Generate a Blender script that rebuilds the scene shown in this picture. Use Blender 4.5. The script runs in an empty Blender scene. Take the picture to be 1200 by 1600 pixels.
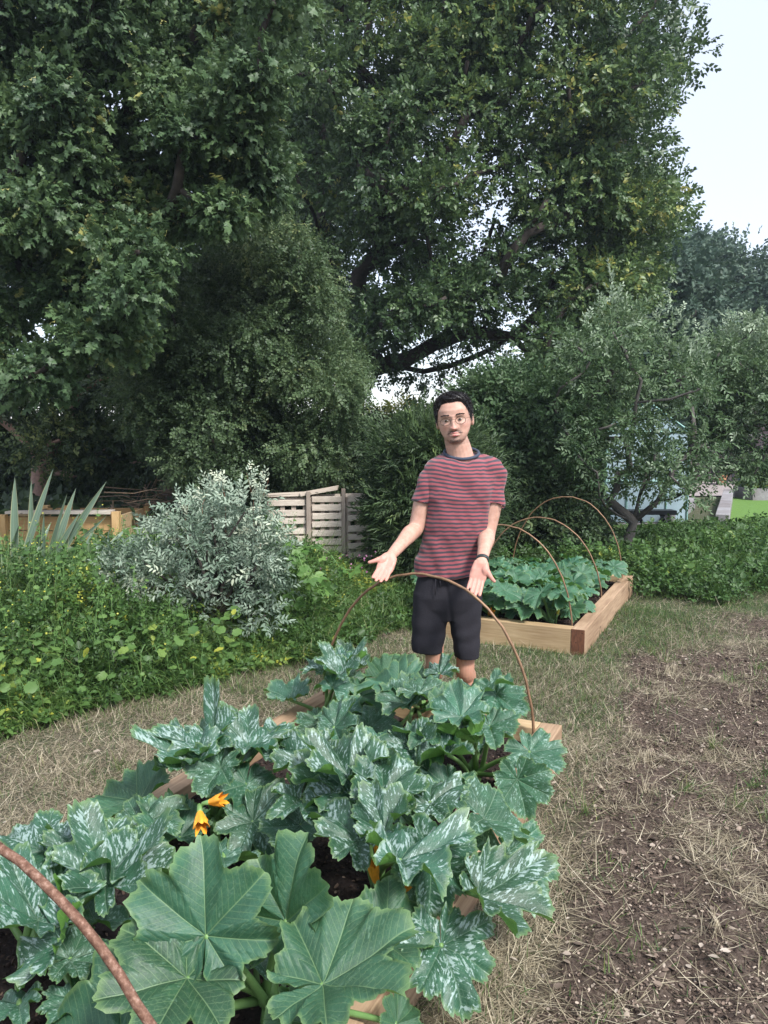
import bpy, bmesh, math, random
import numpy as np
from mathutils import Vector, Matrix
rad = math.radians
S = bpy.context.scene
COL = S.collection

# ---------------------------------------------------------------- camera, sky, sun, exposure
CAMZ = 1.56
PITCH = math.atan(120/1200)
cam = bpy.data.cameras.new('camera'); co = bpy.data.objects.new('camera', cam); COL.objects.link(co)
co.location = (0, 0, CAMZ); co.rotation_euler = (rad(90)-PITCH, 0, 0)
cam.sensor_fit = 'VERTICAL'; cam.sensor_height = 24; cam.lens = 18; cam.clip_start = .05; cam.clip_end = 1500
S.camera = co
SUN_EL, SUN_AZ = rad(49), rad(142)        # azimuth clockwise from +Y (the view direction)
w = bpy.data.worlds.new('World'); S.world = w; w.use_nodes = True
nt = w.node_tree; bg = nt.nodes['Background']
sky = nt.nodes.new('ShaderNodeTexSky'); sky.sky_type = 'NISHITA'; sky.sun_disc = False
sky.sun_elevation = SUN_EL; sky.sun_rotation = SUN_AZ
sky.air_density = 1.0; sky.dust_density = 1.5; sky.ozone_density = 1.5
vl = nt.nodes.new('ShaderNodeMix'); vl.data_type = 'RGBA'; vl.inputs[0].default_value = .36     # thin bright evening cloud veil over the blue
vl.inputs[7].default_value = (8.9, 9.0, 9.6, 1); nt.links.new(sky.outputs[0], vl.inputs[6])
nt.links.new(vl.outputs[2], bg.inputs[0]); bg.inputs[1].default_value = 0.107
sl = bpy.data.lights.new('sun', 'SUN'); sl.energy = 2.9; sl.angle = rad(13); sl.color = (1, .975, .95)
so = bpy.data.objects.new('sun', sl); COL.objects.link(so)
sd = Vector((math.sin(SUN_AZ)*math.cos(SUN_EL), math.cos(SUN_AZ)*math.cos(SUN_EL), math.sin(SUN_EL)))
so.rotation_euler = (-sd).to_track_quat('-Z', 'Y').to_euler()
S.view_settings.view_transform = 'Standard'; S.view_settings.look = 'None'
S.view_settings.gamma = 1; S.view_settings.exposure = 1.08
S.render.engine = 'CYCLES'
S.cycles.max_bounces = 6; S.cycles.diffuse_bounces = 3; S.cycles.glossy_bounces = 2
S.cycles.transmission_bounces = 4; S.cycles.transparent_max_bounces = 8; S.cycles.volume_bounces = 0
S.cycles.use_denoising = True; S.cycles.caustics_reflective = False; S.cycles.caustics_refractive = False

# ---------------------------------------------------------------- measuring helpers
CP, SP = math.cos(PITCH), math.sin(PITCH)
def ray(px, py): return np.array([px-600, 1200*CP+(800-py)*SP, -1200*SP+(800-py)*CP])
def at(px, py, Y):
    d = ray(px, py); return np.array([0, 0, CAMZ]) + d*(Y/d[1])
def at_z(px, py, z):
    d = ray(px, py); return np.array([0, 0, CAMZ]) + d*((z-CAMZ)/d[2])
UD = np.array([.434, .901, 0]); VD = np.array([.901, -.434, 0])      # long and cross direction of the beds
def uv(u, v, z=0): return u*UD + v*VD + np.array([0, 0, z])
rng = np.random.default_rng(7)

# ---------------------------------------------------------------- object helpers
def tag(o, label=None, cat=None, group=None, kind=None):
    if label: o['label'] = label
    if cat: o['category'] = cat
    if group: o['group'] = group
    if kind: o['kind'] = kind
    return o
def empty(name, loc, label, cat, group=None, rz=0):
    o = bpy.data.objects.new(name, None); COL.objects.link(o)
    o.location = loc; o.rotation_euler = (0, 0, rz); o.empty_display_size = .1
    return tag(o, label, cat, group)
def link(name, me, mat=None, parent=None, world=True):
    o = bpy.data.objects.new(name, me); COL.objects.link(o)
    if mat is not None and not me.materials: me.materials.append(mat)
    if parent is not None:
        o.parent = parent
        if world and parent.type == 'EMPTY':         # mesh given in world coordinates, parent already placed
            o.matrix_parent_inverse = Matrix.LocRotScale(parent.location, parent.rotation_euler, None).inverted()
    return o
def npmesh(name, V, F, attrs=None, smooth=False, uvs=None):
    V = np.asarray(V, np.float32); F = np.asarray(F, np.int32)
    me = bpy.data.meshes.new(name)
    k = F.shape[1]
    me.vertices.add(len(V)); me.vertices.foreach_set('co', V.ravel())
    me.loops.add(F.size); me.loops.foreach_set('vertex_index', F.ravel())
    me.polygons.add(len(F)); me.polygons.foreach_set('loop_start', np.arange(0, F.size, k, dtype=np.int32))
    me.polygons.foreach_set('loop_total', np.full(len(F), k, np.int32))
    if smooth: me.polygons.foreach_set('use_smooth', np.ones(len(F), bool))
    for n, a in (attrs or {}).items():
        at_ = me.attributes.new(n, 'FLOAT', 'POINT'); at_.data.foreach_set('value', np.asarray(a, np.float32).ravel())
    if uvs is not None:
        ul = me.uv_layers.new(name='UVMap'); ul.data.foreach_set('uv', np.asarray(uvs, np.float32)[F.ravel()].ravel())
    me.update(); me.validate()
    return me
class MB:
    """collects boxes, tubes and lofts for ONE mesh object"""
    def __init__(s): s.V = []; s.F = []
    def add(s, V, F):
        b = len(s.V); s.V += [tuple(v) for v in V]; s.F += [tuple(i+b for i in f) for f in F]
    def box(s, c, size, ax=None, jit=0):
        """c centre, size (sx,sy,sz), ax 3x3 rows = local axes"""
        ax = np.eye(3) if ax is None else np.array(ax, float)
        h = np.array(size)/2; V = []
        for i in (-1, 1):
            for j in (-1, 1):
                for k in (-1, 1):
                    V.append(np.array(c)+ax.T@(h*np.array([i, j, k])) + (rng.normal(0, jit, 3) if jit else 0))
        s.add(V, [(0,1,3,2),(4,6,7,5),(0,4,5,1),(2,3,7,6),(0,2,6,4),(1,5,7,3)])
    def tube(s, P, R, n=8, cap=True):
        P = [np.array(p, float) for p in P]
        R = [R]*len(P) if np.isscalar(R) else R
        V = []; F = []; up = None
        for i, p in enumerate(P):
            t = P[min(i+1, len(P)-1)]-P[max(i-1, 0)]; t /= np.linalg.norm(t)+1e-9
            if up is None:
                up = np.array([0, 0, 1.]) if abs(t[2]) < .9 else np.array([0, 1., 0])
            a = np.cross(t, up); a /= np.linalg.norm(a)+1e-9; b = np.cross(a, t); up = b
            for k in range(n):
                g = 2*math.pi*k/n; V.append(p+R[i]*(math.cos(g)*a+math.sin(g)*b))
        m = len(P)
        for i in range(m-1):
            for k in range(n):
                F.append((i*n+k, i*n+(k+1)%n, (i+1)*n+(k+1)%n, (i+1)*n+k))
        if cap: F.append(tuple(range(n))); F.append(tuple((m-1)*n+n-1-k for k in range(n)))
        s.add(V, F)
    def loft(s, rings, cap=True):
        """rings: list of equal-length point lists"""
        n = len(rings[0]); V = [p for r in rings for p in r]; F = []
        for i in range(len(rings)-1):
            for k in range(n):
                F.append((i*n+k, i*n+(k+1)%n, (i+1)*n+(k+1)%n, (i+1)*n+k))
        if cap: F.append(tuple(range(n))[::-1]); F.append(tuple((len(rings)-1)*n+k for k in range(n)))
        s.add(V, F)
    def mesh(s, name, smooth=False, bevel=0):
        me = bpy.data.meshes.new(name); me.from_pydata(s.V, [], s.F); me.update()
        bm = bmesh.new(); bm.from_mesh(me); bmesh.ops.recalc_face_normals(bm, faces=bm.faces)
        if bevel: bmesh.ops.bevel(bm, geom=bm.edges[:], offset=bevel, segments=2, affect='EDGES', profile=.5)
        bm.to_mesh(me); bm.free()
        if smooth: me.polygons.foreach_set('use_smooth', np.ones(len(me.polygons), bool))
        return me
    def build(s, name, mat, parent=None, smooth=False, bevel=0):
        return link(name, s.mesh(name, smooth, bevel), mat, parent)
def frame_rot(T, N):
    """rotation matrices (n,3,3): columns = side, tip direction, normal"""
    T = T/(np.linalg.norm(T, axis=1, keepdims=True)+1e-9)
    X = np.cross(T, N); X /= np.linalg.norm(X, axis=1, keepdims=True)+1e-9
    Z = np.cross(X, T)
    return np.stack([X, T, Z], axis=2)
def scatter(tv, tf, P, R, sc, rnd, trnd=None):
    n, k = len(P), len(tv)
    V = np.einsum('nij,kj->nki', R, tv)*np.asarray(sc).reshape(-1, 1, 1)+P[:, None, :]
    F = tf[None]+(np.arange(n)*k)[:, None, None]
    a = np.repeat(rnd, k).reshape(n, k)
    if trnd is not None: a = np.clip(a+trnd[None], 0, 1)
    return V.reshape(-1, 3), F.reshape(-1, 3), a.ravel()
def merge(parts):
    V, F, A = [], [], []; b = 0
    for v, f, a in parts:
        V.append(v); F.append(f+b); A.append(a); b += len(v)
    return np.concatenate(V), np.concatenate(F), np.concatenate(A)
def vnoise(x, y, seed=0, f=1.0):
    r = np.random.default_rng(seed); g = r.random((64, 64))
    x = np.asarray(x)*f+100; y = np.asarray(y)*f+100
    xi = np.floor(x).astype(int); yi = np.floor(y).astype(int); fx = x-xi; fy = y-yi
    fx = fx*fx*(3-2*fx); fy = fy*fy*(3-2*fy)
    G = lambda i, j: g[i % 64, j % 64]
    return (G(xi, yi)*(1-fx)+G(xi+1, yi)*fx)*(1-fy)+(G(xi, yi+1)*(1-fx)+G(xi+1, yi+1)*fx)*fy
def inpoly(px, py, poly):
    inside = np.zeros(len(px), bool); n = len(poly)
    for i in range(n):
        x1, y1 = poly[i]; x2, y2 = poly[(i+1) % n]
        c = ((y1 > py) != (y2 > py)) & (px < (x2-x1)*(py-y1)/(y2-y1+1e-12)+x1)
        inside ^= c
    return inside
def sst(a, b, x): t = np.clip((x-a)/(b-a), 0, 1); return t*t*(3-2*t)

# ---------------------------------------------------------------- materials
def mat_new(name):
    m = bpy.data.materials.new(name); m.use_nodes = True
    n = m.node_tree.nodes; return m, n, m.node_tree.links, n['Principled BSDF']
def ramp(n, stops):
    r = n.new('ShaderNodeValToRGB'); e = r.color_ramp.elements
    while len(e) > 1: e.remove(e[0])
    e[0].position = stops[0][0]; e[0].color = (*stops[0][1], 1)
    for p, c in stops[1:]:
        q = e.new(p); q.color = (*c, 1)
    return r
def math_n(n, l, op, a, b=None, c=None, clamp=False):
    m = n.new('ShaderNodeMath'); m.operation = op; m.use_clamp = clamp
    for i, v in enumerate((a, b, c)):
        if v is None: continue
        if isinstance(v, (int, float)): m.inputs[i].default_value = v
        else: l.new(v, m.inputs[i])
    return m.outputs[0]
def mixc(n, l, f, a, b):
    m = n.new('ShaderNodeMix'); m.data_type = 'RGBA'
    for i, v in ((0, f), (6, a), (7, b)):
        if isinstance(v, (int, float)): m.inputs[i].default_value = v
        elif isinstance(v, tuple): m.inputs[i].default_value = (*v, 1)
        else: l.new(v, m.inputs[i])
    return m.outputs[2]
def noise_n(n, l, scale, detail=3, vec=None, rough=.5):
    t = n.new('ShaderNodeTexNoise'); t.inputs['Scale'].default_value = scale
    t.inputs['Detail'].default_value = detail; t.inputs['Roughness'].default_value = rough
    if vec is not None: l.new(vec, t.inputs['Vector'])
    return t.outputs['Fac']
def objco(n): return n.new('ShaderNodeTexCoord').outputs['Object']
def bump(n, l, p, h, s=.3, d=.01):
    b = n.new('ShaderNodeBump'); b.inputs['Strength'].default_value = s; b.inputs['Distance'].default_value = d
    l.new(h, b.inputs['Height']); l.new(b.outputs[0], p.inputs['Normal'])
def leafmat(name, stops, trans=.28, rough=.5, tcol=1.6, spec=.4):
    m, n, l, p = mat_new(name)
    a = n.new('ShaderNodeAttribute'); a.attribute_name = 'rnd'
    r = ramp(n, stops); l.new(a.outputs['Fac'], r.inputs[0])
    l.new(r.outputs[0], p.inputs['Base Color']); p.inputs['Roughness'].default_value = rough
    p.inputs['Specular IOR Level'].default_value = spec
    t = n.new('ShaderNodeBsdfTranslucent')
    h = n.new('ShaderNodeHueSaturation'); h.inputs['Value'].default_value = tcol; h.inputs['Hue'].default_value = .48
    l.new(r.outputs[0], h.inputs['Color']); l.new(h.outputs[0], t.inputs[0])
    mx = n.new('ShaderNodeMixShader'); mx.inputs[0].default_value = trans
    l.new(p.outputs[0], mx.inputs[1]); l.new(t.outputs[0], mx.inputs[2])
    l.new(mx.outputs[0], n['Material Output'].inputs[0])
    return m
def simple(name, col, rough=.6, var=.15, nscale=12, metal=0, bmp=.2, spec=.4):
    m, n, l, p = mat_new(name); oc = objco(n)
    f = noise_n(n, l, nscale, 5, oc, .6)
    c = ramp(n, [(.25, tuple(x*(1-var) for x in col)), (.75, tuple(min(1, x*(1+var)) for x in col))])
    l.new(f, c.inputs[0]); l.new(c.outputs[0], p.inputs['Base Color'])
    p.inputs['Roughness'].default_value = rough; p.inputs['Metallic'].default_value = metal
    p.inputs['Specular IOR Level'].default_value = spec
    if bmp: bump(n, l, p, f, bmp, .004)
    return m
def woodmat(name, light, dark, scale=1.0, along=(1, 14, 14), rot=0, grey=None):
    m, n, l, p = mat_new(name)
    oc = n.new('ShaderNodeTexCoord').outputs['Object']
    mp = n.new('ShaderNodeMapping'); mp.inputs['Rotation'].default_value = (0, 0, rot)
    l.new(oc, mp.inputs[0])
    mp2 = n.new('ShaderNodeMapping'); mp2.inputs['Scale'].default_value = tuple(a*scale for a in along)
    l.new(mp.outputs[0], mp2.inputs[0])
    g = noise_n(n, l, 3.5, 8, mp2.outputs[0], .65)
    g2 = noise_n(n, l, 1.1, 4, mp.outputs[0], .5)
    kn = n.new('ShaderNodeTexVoronoi'); kn.inputs['Scale'].default_value = 4.5
    mp3 = n.new('ShaderNodeMapping'); mp3.inputs['Scale'].default_value = (.7*scale, 2*scale, 2*scale); l.new(mp.outputs[0], mp3.inputs[0])
    l.new(mp3.outputs[0], kn.inputs['Vector'])
    c = ramp(n, [(.3, dark), (.5, tuple((a+b)/2 for a, b in zip(light, dark))), (.72, light)])
    l.new(g, c.inputs[0])
    knot = math_n(n, l, 'LESS_THAN', kn.outputs['Distance'], .09)
    c2 = mixc(n, l, math_n(n, l, 'MULTIPLY', knot, .75), c.outputs[0], tuple(x*.35 for x in dark))
    st = ramp(n, [(.4, (1, 1, 1)), (.62, (.6, .55, .52))]); l.new(g2, st.inputs[0])
    mu = n.new('ShaderNodeMix'); mu.data_type = 'RGBA'; mu.blend_type = 'MULTIPLY'; mu.inputs[0].default_value = .8
    l.new(c2, mu.inputs[6]); l.new(st.outputs[0], mu.inputs[7])
    l.new(mu.outputs[2], p.inputs['Base Color']); p.inputs['Roughness'].default_value = .75
    p.inputs['Specular IOR Level'].default_value = .25
    bump(n, l, p, g, .35, .004)
    return m
# ================================================================ THE GROUND
BED = dict(u0=.75, u1=3.60, v0=-2.08, v1=-.78)
BED2 = dict(u0=5.48, u1=7.88, v0=-2.34, v1=-1.04)
def toUV(x, y): return x*UD[0]+y*UD[1], x*VD[0]+y*VD[1]
def inbed(x, y, m=0.0):
    u, v = toUV(x, y); r = np.zeros(np.shape(x), bool)
    for b in (BED, BED2):
        r |= (u > b['u0']-m) & (u < b['u1']+m) & (v > b['v0']-m) & (v < b['v1']+m)
    return r
def mulch_mask(x, y):
    """bark and bare soil to the right of the beds"""
    u, v = toUV(x, y)
    e = v+.68+.22*(vnoise(x, y, 3, 2.2)-.5)+.18*sst(3.2, 4.6, u)
    m = sst(0, .22, e)*sst(.55, 1.15, y+.45*x)
    m *= 1-sst(4.2, 5.2, y-.42*x+.7*(vnoise(x, y, 5, 1.6)-.5))
    m2 = sst(2.5, 3.1, x+.3*(vnoise(x, y, 8, 2)-.5))*sst(5, 5.4, y)*(1-sst(6.3, 6.9, y))
    return np.clip(np.maximum(m, m2), 0, 1)
def gz(x, y):
    x = np.asarray(x, float); y = np.asarray(y, float)
    z = .05*(vnoise(x, y, 11, .8)-.5)+.025*(vnoise(x, y, 12, 3)-.5)
    m = mulch_mask(x, y)
    z = z + m*(.035*(vnoise(x, y, 13, 6)-.5)+.034*(vnoise(x, y, 14, 13)-.5)+.018*(vnoise(x, y, 15, 30)-.5))
    far = sst(20, 60, np.hypot(x, y))
    return z*(1-far)-.012
def axis(a, fine0, fine1, b, d):
    mid = np.arange(fine0, fine1+1e-6, d)
    lo = fine0-np.geomspace(d, fine0-a, 34)[::-1]; hi = fine1+np.geomspace(d, b-fine1, 34)
    return np.concatenate([lo, mid, hi])
gx = axis(-900, -3.2, 3.8, 900, .022); gy = axis(-900, .6, 7.5, 1400, .024)
X, Y = np.meshgrid(gx, gy); Zg = gz(X, Y)
u_, v_ = toUV(X, Y)
nx, ny = len(gx), len(gy)
idx = np.arange(nx*ny).reshape(ny, nx)
F = np.stack([idx[:-1, :-1], idx[:-1, 1:], idx[1:, 1:], idx[1:, :-1]], -1).reshape(-1, 4)
bare = inbed(X, Y, -.02).astype(float)
gm = npmesh('ground', np.stack([X, Y, Zg], -1).reshape(-1, 3), F,
            dict(mulch=mulch_mask(X, Y), grn=sst(4.1, 5.0, Y-.42*X)*sst(-.4, .4, v_+1.1)), smooth=True)
m, n, l, p = mat_new('ground_soil_and_grass'); oc = objco(n)
def att(nm):
    a = n.new('ShaderNodeAttribute'); a.attribute_name = nm; return a.outputs['Fac']
n1 = noise_n(n, l, 9, 8, oc, .7); n2 = noise_n(n, l, 60, 6, oc, .7); n3 = noise_n(n, l, 2.2, 4, oc)
soil = ramp(n, [(.3, (.038, .027, .021)), (.5, (.090, .066, .052)), (.7, (.18, .14, .11))]); l.new(n2, soil.inputs[0])
thatch = ramp(n, [(.3, (.04, .040, .028)), (.5, (.105, .098, .068)), (.72, (.20, .185, .135))]); l.new(n2, thatch.inputs[0])
turf = ramp(n, [(.3, (.02, .035, .012)), (.55, (.045, .075, .025)), (.75, (.10, .12, .05))]); l.new(n2, turf.inputs[0])
gmask = math_n(n, l, 'MULTIPLY', math_n(n, l, 'GREATER_THAN', n3, .5), .5)
gmask = math_n(n, l, 'MAXIMUM', gmask, math_n(n, l, 'MULTIPLY', att('grn'), .7))
base = mixc(n, l, gmask, thatch.outputs[0], turf.outputs[0])
ms = math_n(n, l, 'ADD', att('mulch'), math_n(n, l, 'MULTIPLY', math_n(n, l, 'SUBTRACT', n1, .5), .8), clamp=True)
c = mixc(n, l, ms, base, soil.outputs[0])
l.new(c, p.inputs['Base Color']); p.inputs['Roughness'].default_value = .95; p.inputs['Specular IOR Level'].default_value = .15
bump(n, l, p, math_n(n, l, 'ADD', n2, n1), .9, .02)
tag(link('ground', gm, m), kind='structure')

def sampler(nn, x0, x1, y0, y1, dens, gamma=1.6):
    """random ground points, thinned with distance from the camera, kept with probability dens(x,y)"""
    out = []
    while sum(len(o) for o in out) < nn:
        t = rng.random(60000)
        y = y0+(y1-y0)*t**gamma; x = x0+(x1-x0)*rng.random(60000)
        ok = (np.abs(x-.25) < .56*y+.8) & (rng.random(60000) < dens(x, y)) & ~inbed(x, y, .0)
        out.append(np.stack([x[ok], y[ok]], 1))
    return np.concatenate(out)[:nn]
def blades(P, L, W, az, lean, curl, rnd, name, mat, z0=None, **kw):
    """curved grass blades, three segments tapering to a point"""
    n_ = len(P); z0 = gz(P[:, 0], P[:, 1]) if z0 is None else z0
    d = np.stack([np.cos(az), np.sin(az)], 1); s = np.stack([-np.sin(az), np.cos(az)], 1)
    rows = []
    for k, t in enumerate((0, .35, .7, 1)):
        ang = lean+curl*t
        r = L*t*np.cos(ang); h = np.maximum(L*t*np.sin(ang), .002)
        c = P+d*r[:, None]
        wd = W*(1, .9, .6, 0)[k]
        if k < 3:
            rows.append(np.concatenate([c-s*wd[:, None]/2, (z0+h)[:, None]], 1))
            rows.append(np.concatenate([c+s*wd[:, None]/2, (z0+h+.15*wd)[:, None]], 1))
        else: rows.append(np.concatenate([c, (z0+h)[:, None]], 1))
    V = np.stack(rows, 1)
    tf = np.array([(0,1,3),(0,3,2),(2,3,5),(2,5,4),(4,5,6)])
    F = tf[None]+(np.arange(n_)*7)[:, None, None]
    me = npmesh(name, V.reshape(-1, 3), F.reshape(-1, 3), dict(rnd=np.repeat(rnd, 7)))
    return link(name, me, mat)
STRAW = leafmat('straw', [(0, (.07, .058, .037)), (.35, (.185, .155, .10)), (.8, (.36, .31, .21)), (1, (.56, .50, .37))], .15, .7)
GRASS = leafmat('grass', [(0, (.025, .055, .012)), (.5, (.05, .115, .025)), (.85, (.10, .17, .04)), (1, (.25, .24, .09))], .3, .5)
CHIP = leafmat('bark', [(0, (.032, .023, .018)), (.5, (.10, .072, .055)), (.8, (.20, .15, .115)), (1, (.42, .35, .28))], .0, .85, spec=.2)
def veg_edge(x, y):      # > 0 on the overgrown side at the left
    return (y-3.87)*.727-(x+2.0)*.69 + .25*(vnoise(x, y, 21, 1.5)-.5)
# flat dry straw and hay left after mowing
def d_straw(x, y):
    m = mulch_mask(x, y); e = veg_edge(x, y)
    patch = sst(.3, .62, vnoise(x, y, 31, 2.6)*.6+vnoise(x, y, 32, 7)*.4)
    far = sst(4.3, 5.6, y-.42*x)*sst(.5, 1.2, x)
    return np.clip((1-m)*(.35+.65*patch)*(1-.75*far)+m*.55*sst(.54, .75, vnoise(x, y, 33, 3.2)*.6+vnoise(x, y, 34, 9)*.4)+m*.05, 0, 1)*(e < .3)
P = sampler(150000, -4, 5, .9, 8.5, d_straw)
k = len(P)
tag(blades(P, rng.uniform(.03, .13, k), rng.uniform(.0012, .003, k), rng.uniform(0, 6.28, k), rng.uniform(.0, .35, k),
       rng.uniform(-.5, .4, k), rng.random(k), 'dry_grass', STRAW), kind='stuff')
# short green grass
def d_grass(x, y):
    m = mulch_mask(x, y); u, v = toUV(x, y)
    patch = sst(.45, .75, vnoise(x, y, 41, 1.9)*.7+vnoise(x, y, 42, 6)*.3)
    far = sst(4.0, 5.0, y-.42*x)
    tuft = sst(.72, .8, vnoise(x, y, 43, 5))*.15
    near = sst(.4, .0, v+.7)*sst(-.9, -.7, v)*(1-sst(2.5, 3, u))
    mid = sst(3.4, 4.2, y)*sst(.3, .8, x)*(1-sst(2.2, 2.8, x))*.5
    return np.clip((1-m)*(.10*patch+mid+.45*far*patch+.35*near*patch+.10)+m*(tuft+.02), 0, 1)
P = sampler(120000, -4, 6, .9, 10, d_grass, 1.3)
k = len(P)
tag(blades(P, rng.uniform(.02, .075, k), rng.uniform(.0015, .0035, k), rng.uniform(0, 6.28, k), rng.uniform(.5, 1.5, k),
       rng.uniform(-1.0, .2, k), rng.random(k)*.95, 'short_grass', GRASS), kind='stuff')
# tufts of grass that the mowing missed
nt_ = 90; Pt = sampler(nt_, -3.2, 3.6, 1.3, 6.5, lambda x, y: .4+.6*mulch_mask(x, y), 1.3); k = nt_*34
P = np.repeat(Pt, 34, 0)+rng.normal(0, .022, (k, 2)); dry = np.repeat(rng.random(nt_) < .45, 34)
for sel_, nm_, mt_ in ((dry, 'dry_tufts', STRAW), (~dry, 'green_tufts', GRASS)):
    q_ = P[sel_]; kk_ = len(q_)
    tag(blades(q_, rng.uniform(.05, .15, kk_), rng.uniform(.0015, .0032, kk_), rng.uniform(0, 6.28, kk_), rng.uniform(.7, 1.5, kk_), rng.uniform(-1.2, .0, kk_), rng.uniform(.3, 1, kk_), nm_, mt_), kind='stuff')
# bark chips and crumbs of soil on the mulched strip
def d_chip(x, y): return mulch_mask(x, y)*(.35+.65*sst(.3, .6, vnoise(x, y, 51, 3.5)))+.015
P = sampler(95000, -2.5, 5, .9, 8.2, d_chip, 1.5)
k = len(P)
tv = np.array([(-.5, -.22, 0), (.1, -.3, .05), (.5, -.1, 0), (.42, .2, .03), (-.1, .28, 0), (-.45, .15, .04), (0, 0, .16)])
tf = np.array([(6, 0, 1), (6, 1, 2), (6, 2, 3), (6, 3, 4), (6, 4, 5), (6, 5, 0)])
az = rng.uniform(0, 6.28, k); T = np.stack([np.cos(az), np.sin(az), rng.normal(0, .3, k)], 1)
N = np.stack([rng.normal(0, .35, k), rng.normal(0, .35, k), np.ones(k)], 1)
sz = rng.uniform(.004, .015, k)*(1+1.6*(rng.random(k) > .985))
V, F, A = scatter(tv, tf, np.column_stack([P, gz(P[:, 0], P[:, 1])+.003]), frame_rot(T, N), sz, rng.random(k)**1.5)
tag(link('bark_mulch', npmesh('bark_mulch', V, F, dict(rnd=A)), CHIP), kind='stuff')
# fallen leaves, pale brown
P = sampler(1500, -3.5, 5, 1.2, 7.5, lambda x, y: .15+.6*mulch_mask(x, y), 1.4); k = len(P)
tv = np.array([(0, -.5, .0), (.3, -.15, .12), (.26, .25, .1), (0, .55, .05), (-.26, .25, .12), (-.3, -.15, .1), (0, 0, 0)])
az = rng.uniform(0, 6.28, k); T = np.stack([np.cos(az), np.sin(az), rng.normal(0, .2, k)], 1)
N = np.stack([rng.normal(0, .3, k), rng.normal(0, .3, k), np.ones(k)], 1)
V, F, A = scatter(tv, tf, np.column_stack([P, gz(P[:, 0], P[:, 1])+.008]), frame_rot(T, N), rng.uniform(.010, .034, k)*rng.uniform(.6, 1.2, k), rng.random(k)**1.3)
FALL = leafmat('fallen_leaf', [(0, (.09, .065, .05)), (.5, (.22, .17, .13)), (1, (.46, .40, .33))], .1, .7)
tag(link('fallen_leaves', npmesh('fallen_leaves', V, F, dict(rnd=A)), FALL), kind='stuff')
# long dry stalks lying about
P = sampler(900, -3.5, 4, 1.2, 7, lambda x, y: .5+0*x, 1.4); k = len(P)
tag(blades(P, rng.uniform(.12, .32, k), rng.uniform(.0015, .0032, k), rng.uniform(0, 6.28, k), rng.uniform(.03, .3, k),
       rng.uniform(-.3, .3, k), rng.uniform(.5, 1, k), 'dry_stalks', STRAW), kind='stuff')
# ================================================================ TREES AND SHRUBS
def sprig(nl, L, W, spread=.9, lobes=None, fold=.15, seed=0, base=.15):
    """template: a twig along +Y of length 1 with nl leaves on it; returns verts, tris, per-vertex tone offset"""
    r = np.random.default_rng(seed); V = []; F = []; A = []
    for i in range(nl):
        t = base+(1-base)*(i+.5)/nl; side = 1 if i % 2 else -1
        if i == nl-1: side = 0
        a = side*spread*r.uniform(.7, 1.2); el = r.uniform(-.35, .35)
        d = np.array([math.sin(a)*math.cos(el), math.cos(a)*math.cos(el), math.sin(el)-.15])
        d /= np.linalg.norm(d); N = np.array([r.normal(0, .45), r.normal(0, .45), 1.])
        x = np.cross(d, N); x /= np.linalg.norm(x); z = np.cross(x, d); o = np.array([0, t, 0])
        s = r.uniform(.75, 1.15); b = len(V)
        if lobes is None:
            pts = [(0, 0, 0), (.5, .45, fold), (0, 1, -.08), (-.5, .45, fold)]; fc = [(0, 1, 2), (0, 2, 3)]
        elif lobes == 'ovate':
            pts = [(0, 0, 0), (.42, .28, fold), (.40, .62, fold), (0, 1, -.1), (-.40, .62, fold), (-.42, .28, fold)]
            fc = [(0, 1, 2), (0, 2, 3), (0, 3, 4), (0, 4, 5)]
        else:
            pts = [(0, 0, 0)]
            for ang, rr in lobes: pts.append((math.sin(ang)*rr, .35+math.cos(ang)*rr, -.12*rr+r.normal(0, .05)))
            pts[0] = (0, .35, .04); m_ = len(lobes)
            fc = [(0, k+1, k+2) for k in range(m_-1)]
        for q in pts:
            V.append(o+s*(q[0]*W*x+q[1]*L*d+q[2]*L*z))
        F += [(b+f[0], b+f[1], b+f[2]) for f in fc]; A += [r.uniform(-.12, .12)]*len(pts)
    return np.array(V), np.array(F), np.array(A)
MAPLE = [(math.pi, .35), (2.3, .55), (1.9, .42), (1.35, .78), (.95, .40), (.45, .52), (0, .85), (-.45, .52), (-.95, .40), (-1.35, .78), (-1.9, .42), (-2.3, .55), (-math.pi, .35)]
OAK = [(math.pi, .35), (2.2, .5), (1.7, .35), (1.2, .55), (.7, .38), (.45, .66), (0, .72), (-.45, .66), (-.7, .38), (-1.2, .55), (-1.7, .35), (-2.2, .5), (-math.pi, .35)]
def unit(a): return a/(np.linalg.norm(a, axis=-1, keepdims=True)+1e-9)
def clump_sprigs(C, Rd, n, tmpls, size, tone, out=.8, up=.5, droop=0., shell=.55, flat=.75, rg=None):
    """n sprigs over each ellipsoidal clump centre C (m,3) with radii Rd (m,)"""
    rg = rg or rng; m_ = len(C)
    ci = np.repeat(np.arange(m_), n); k = len(ci)
    d = unit(rg.normal(0, 1, (k, 3)))
    rr = shell+(1.08-shell)*rg.random(k)**.7
    lump = 1+.28*(np.sin(3.1*d[:, 0]*2+ci)+np.sin(2.7*d[:, 1]*2+1.7*ci)+np.sin(3.3*d[:, 2]*2+2.9*ci))/2
    P = C[ci]+d*(rr*lump*Rd[ci])[:, None]*np.array([1, 1, flat])
    T = unit(d*out+rg.normal(0, .55, (k, 3))+np.array([0, 0, -droop]))
    N = unit(rg.normal(0, .5, (k, 3))+np.array([0, 0, up])+.35*d)
    tn = np.clip(tone[ci]+rg.normal(0, .13, k), 0, 1)
    parts = []; sel = rg.integers(0, len(tmpls), k)
    for j, (tv, tf, ta) in enumerate(tmpls):
        s = sel == j
        if s.any(): parts.append(scatter(tv, tf, P[s], frame_rot(T[s], N[s]), size*rg.uniform(.7, 1.25, s.sum()), tn[s], ta))
    return merge(parts)
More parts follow.
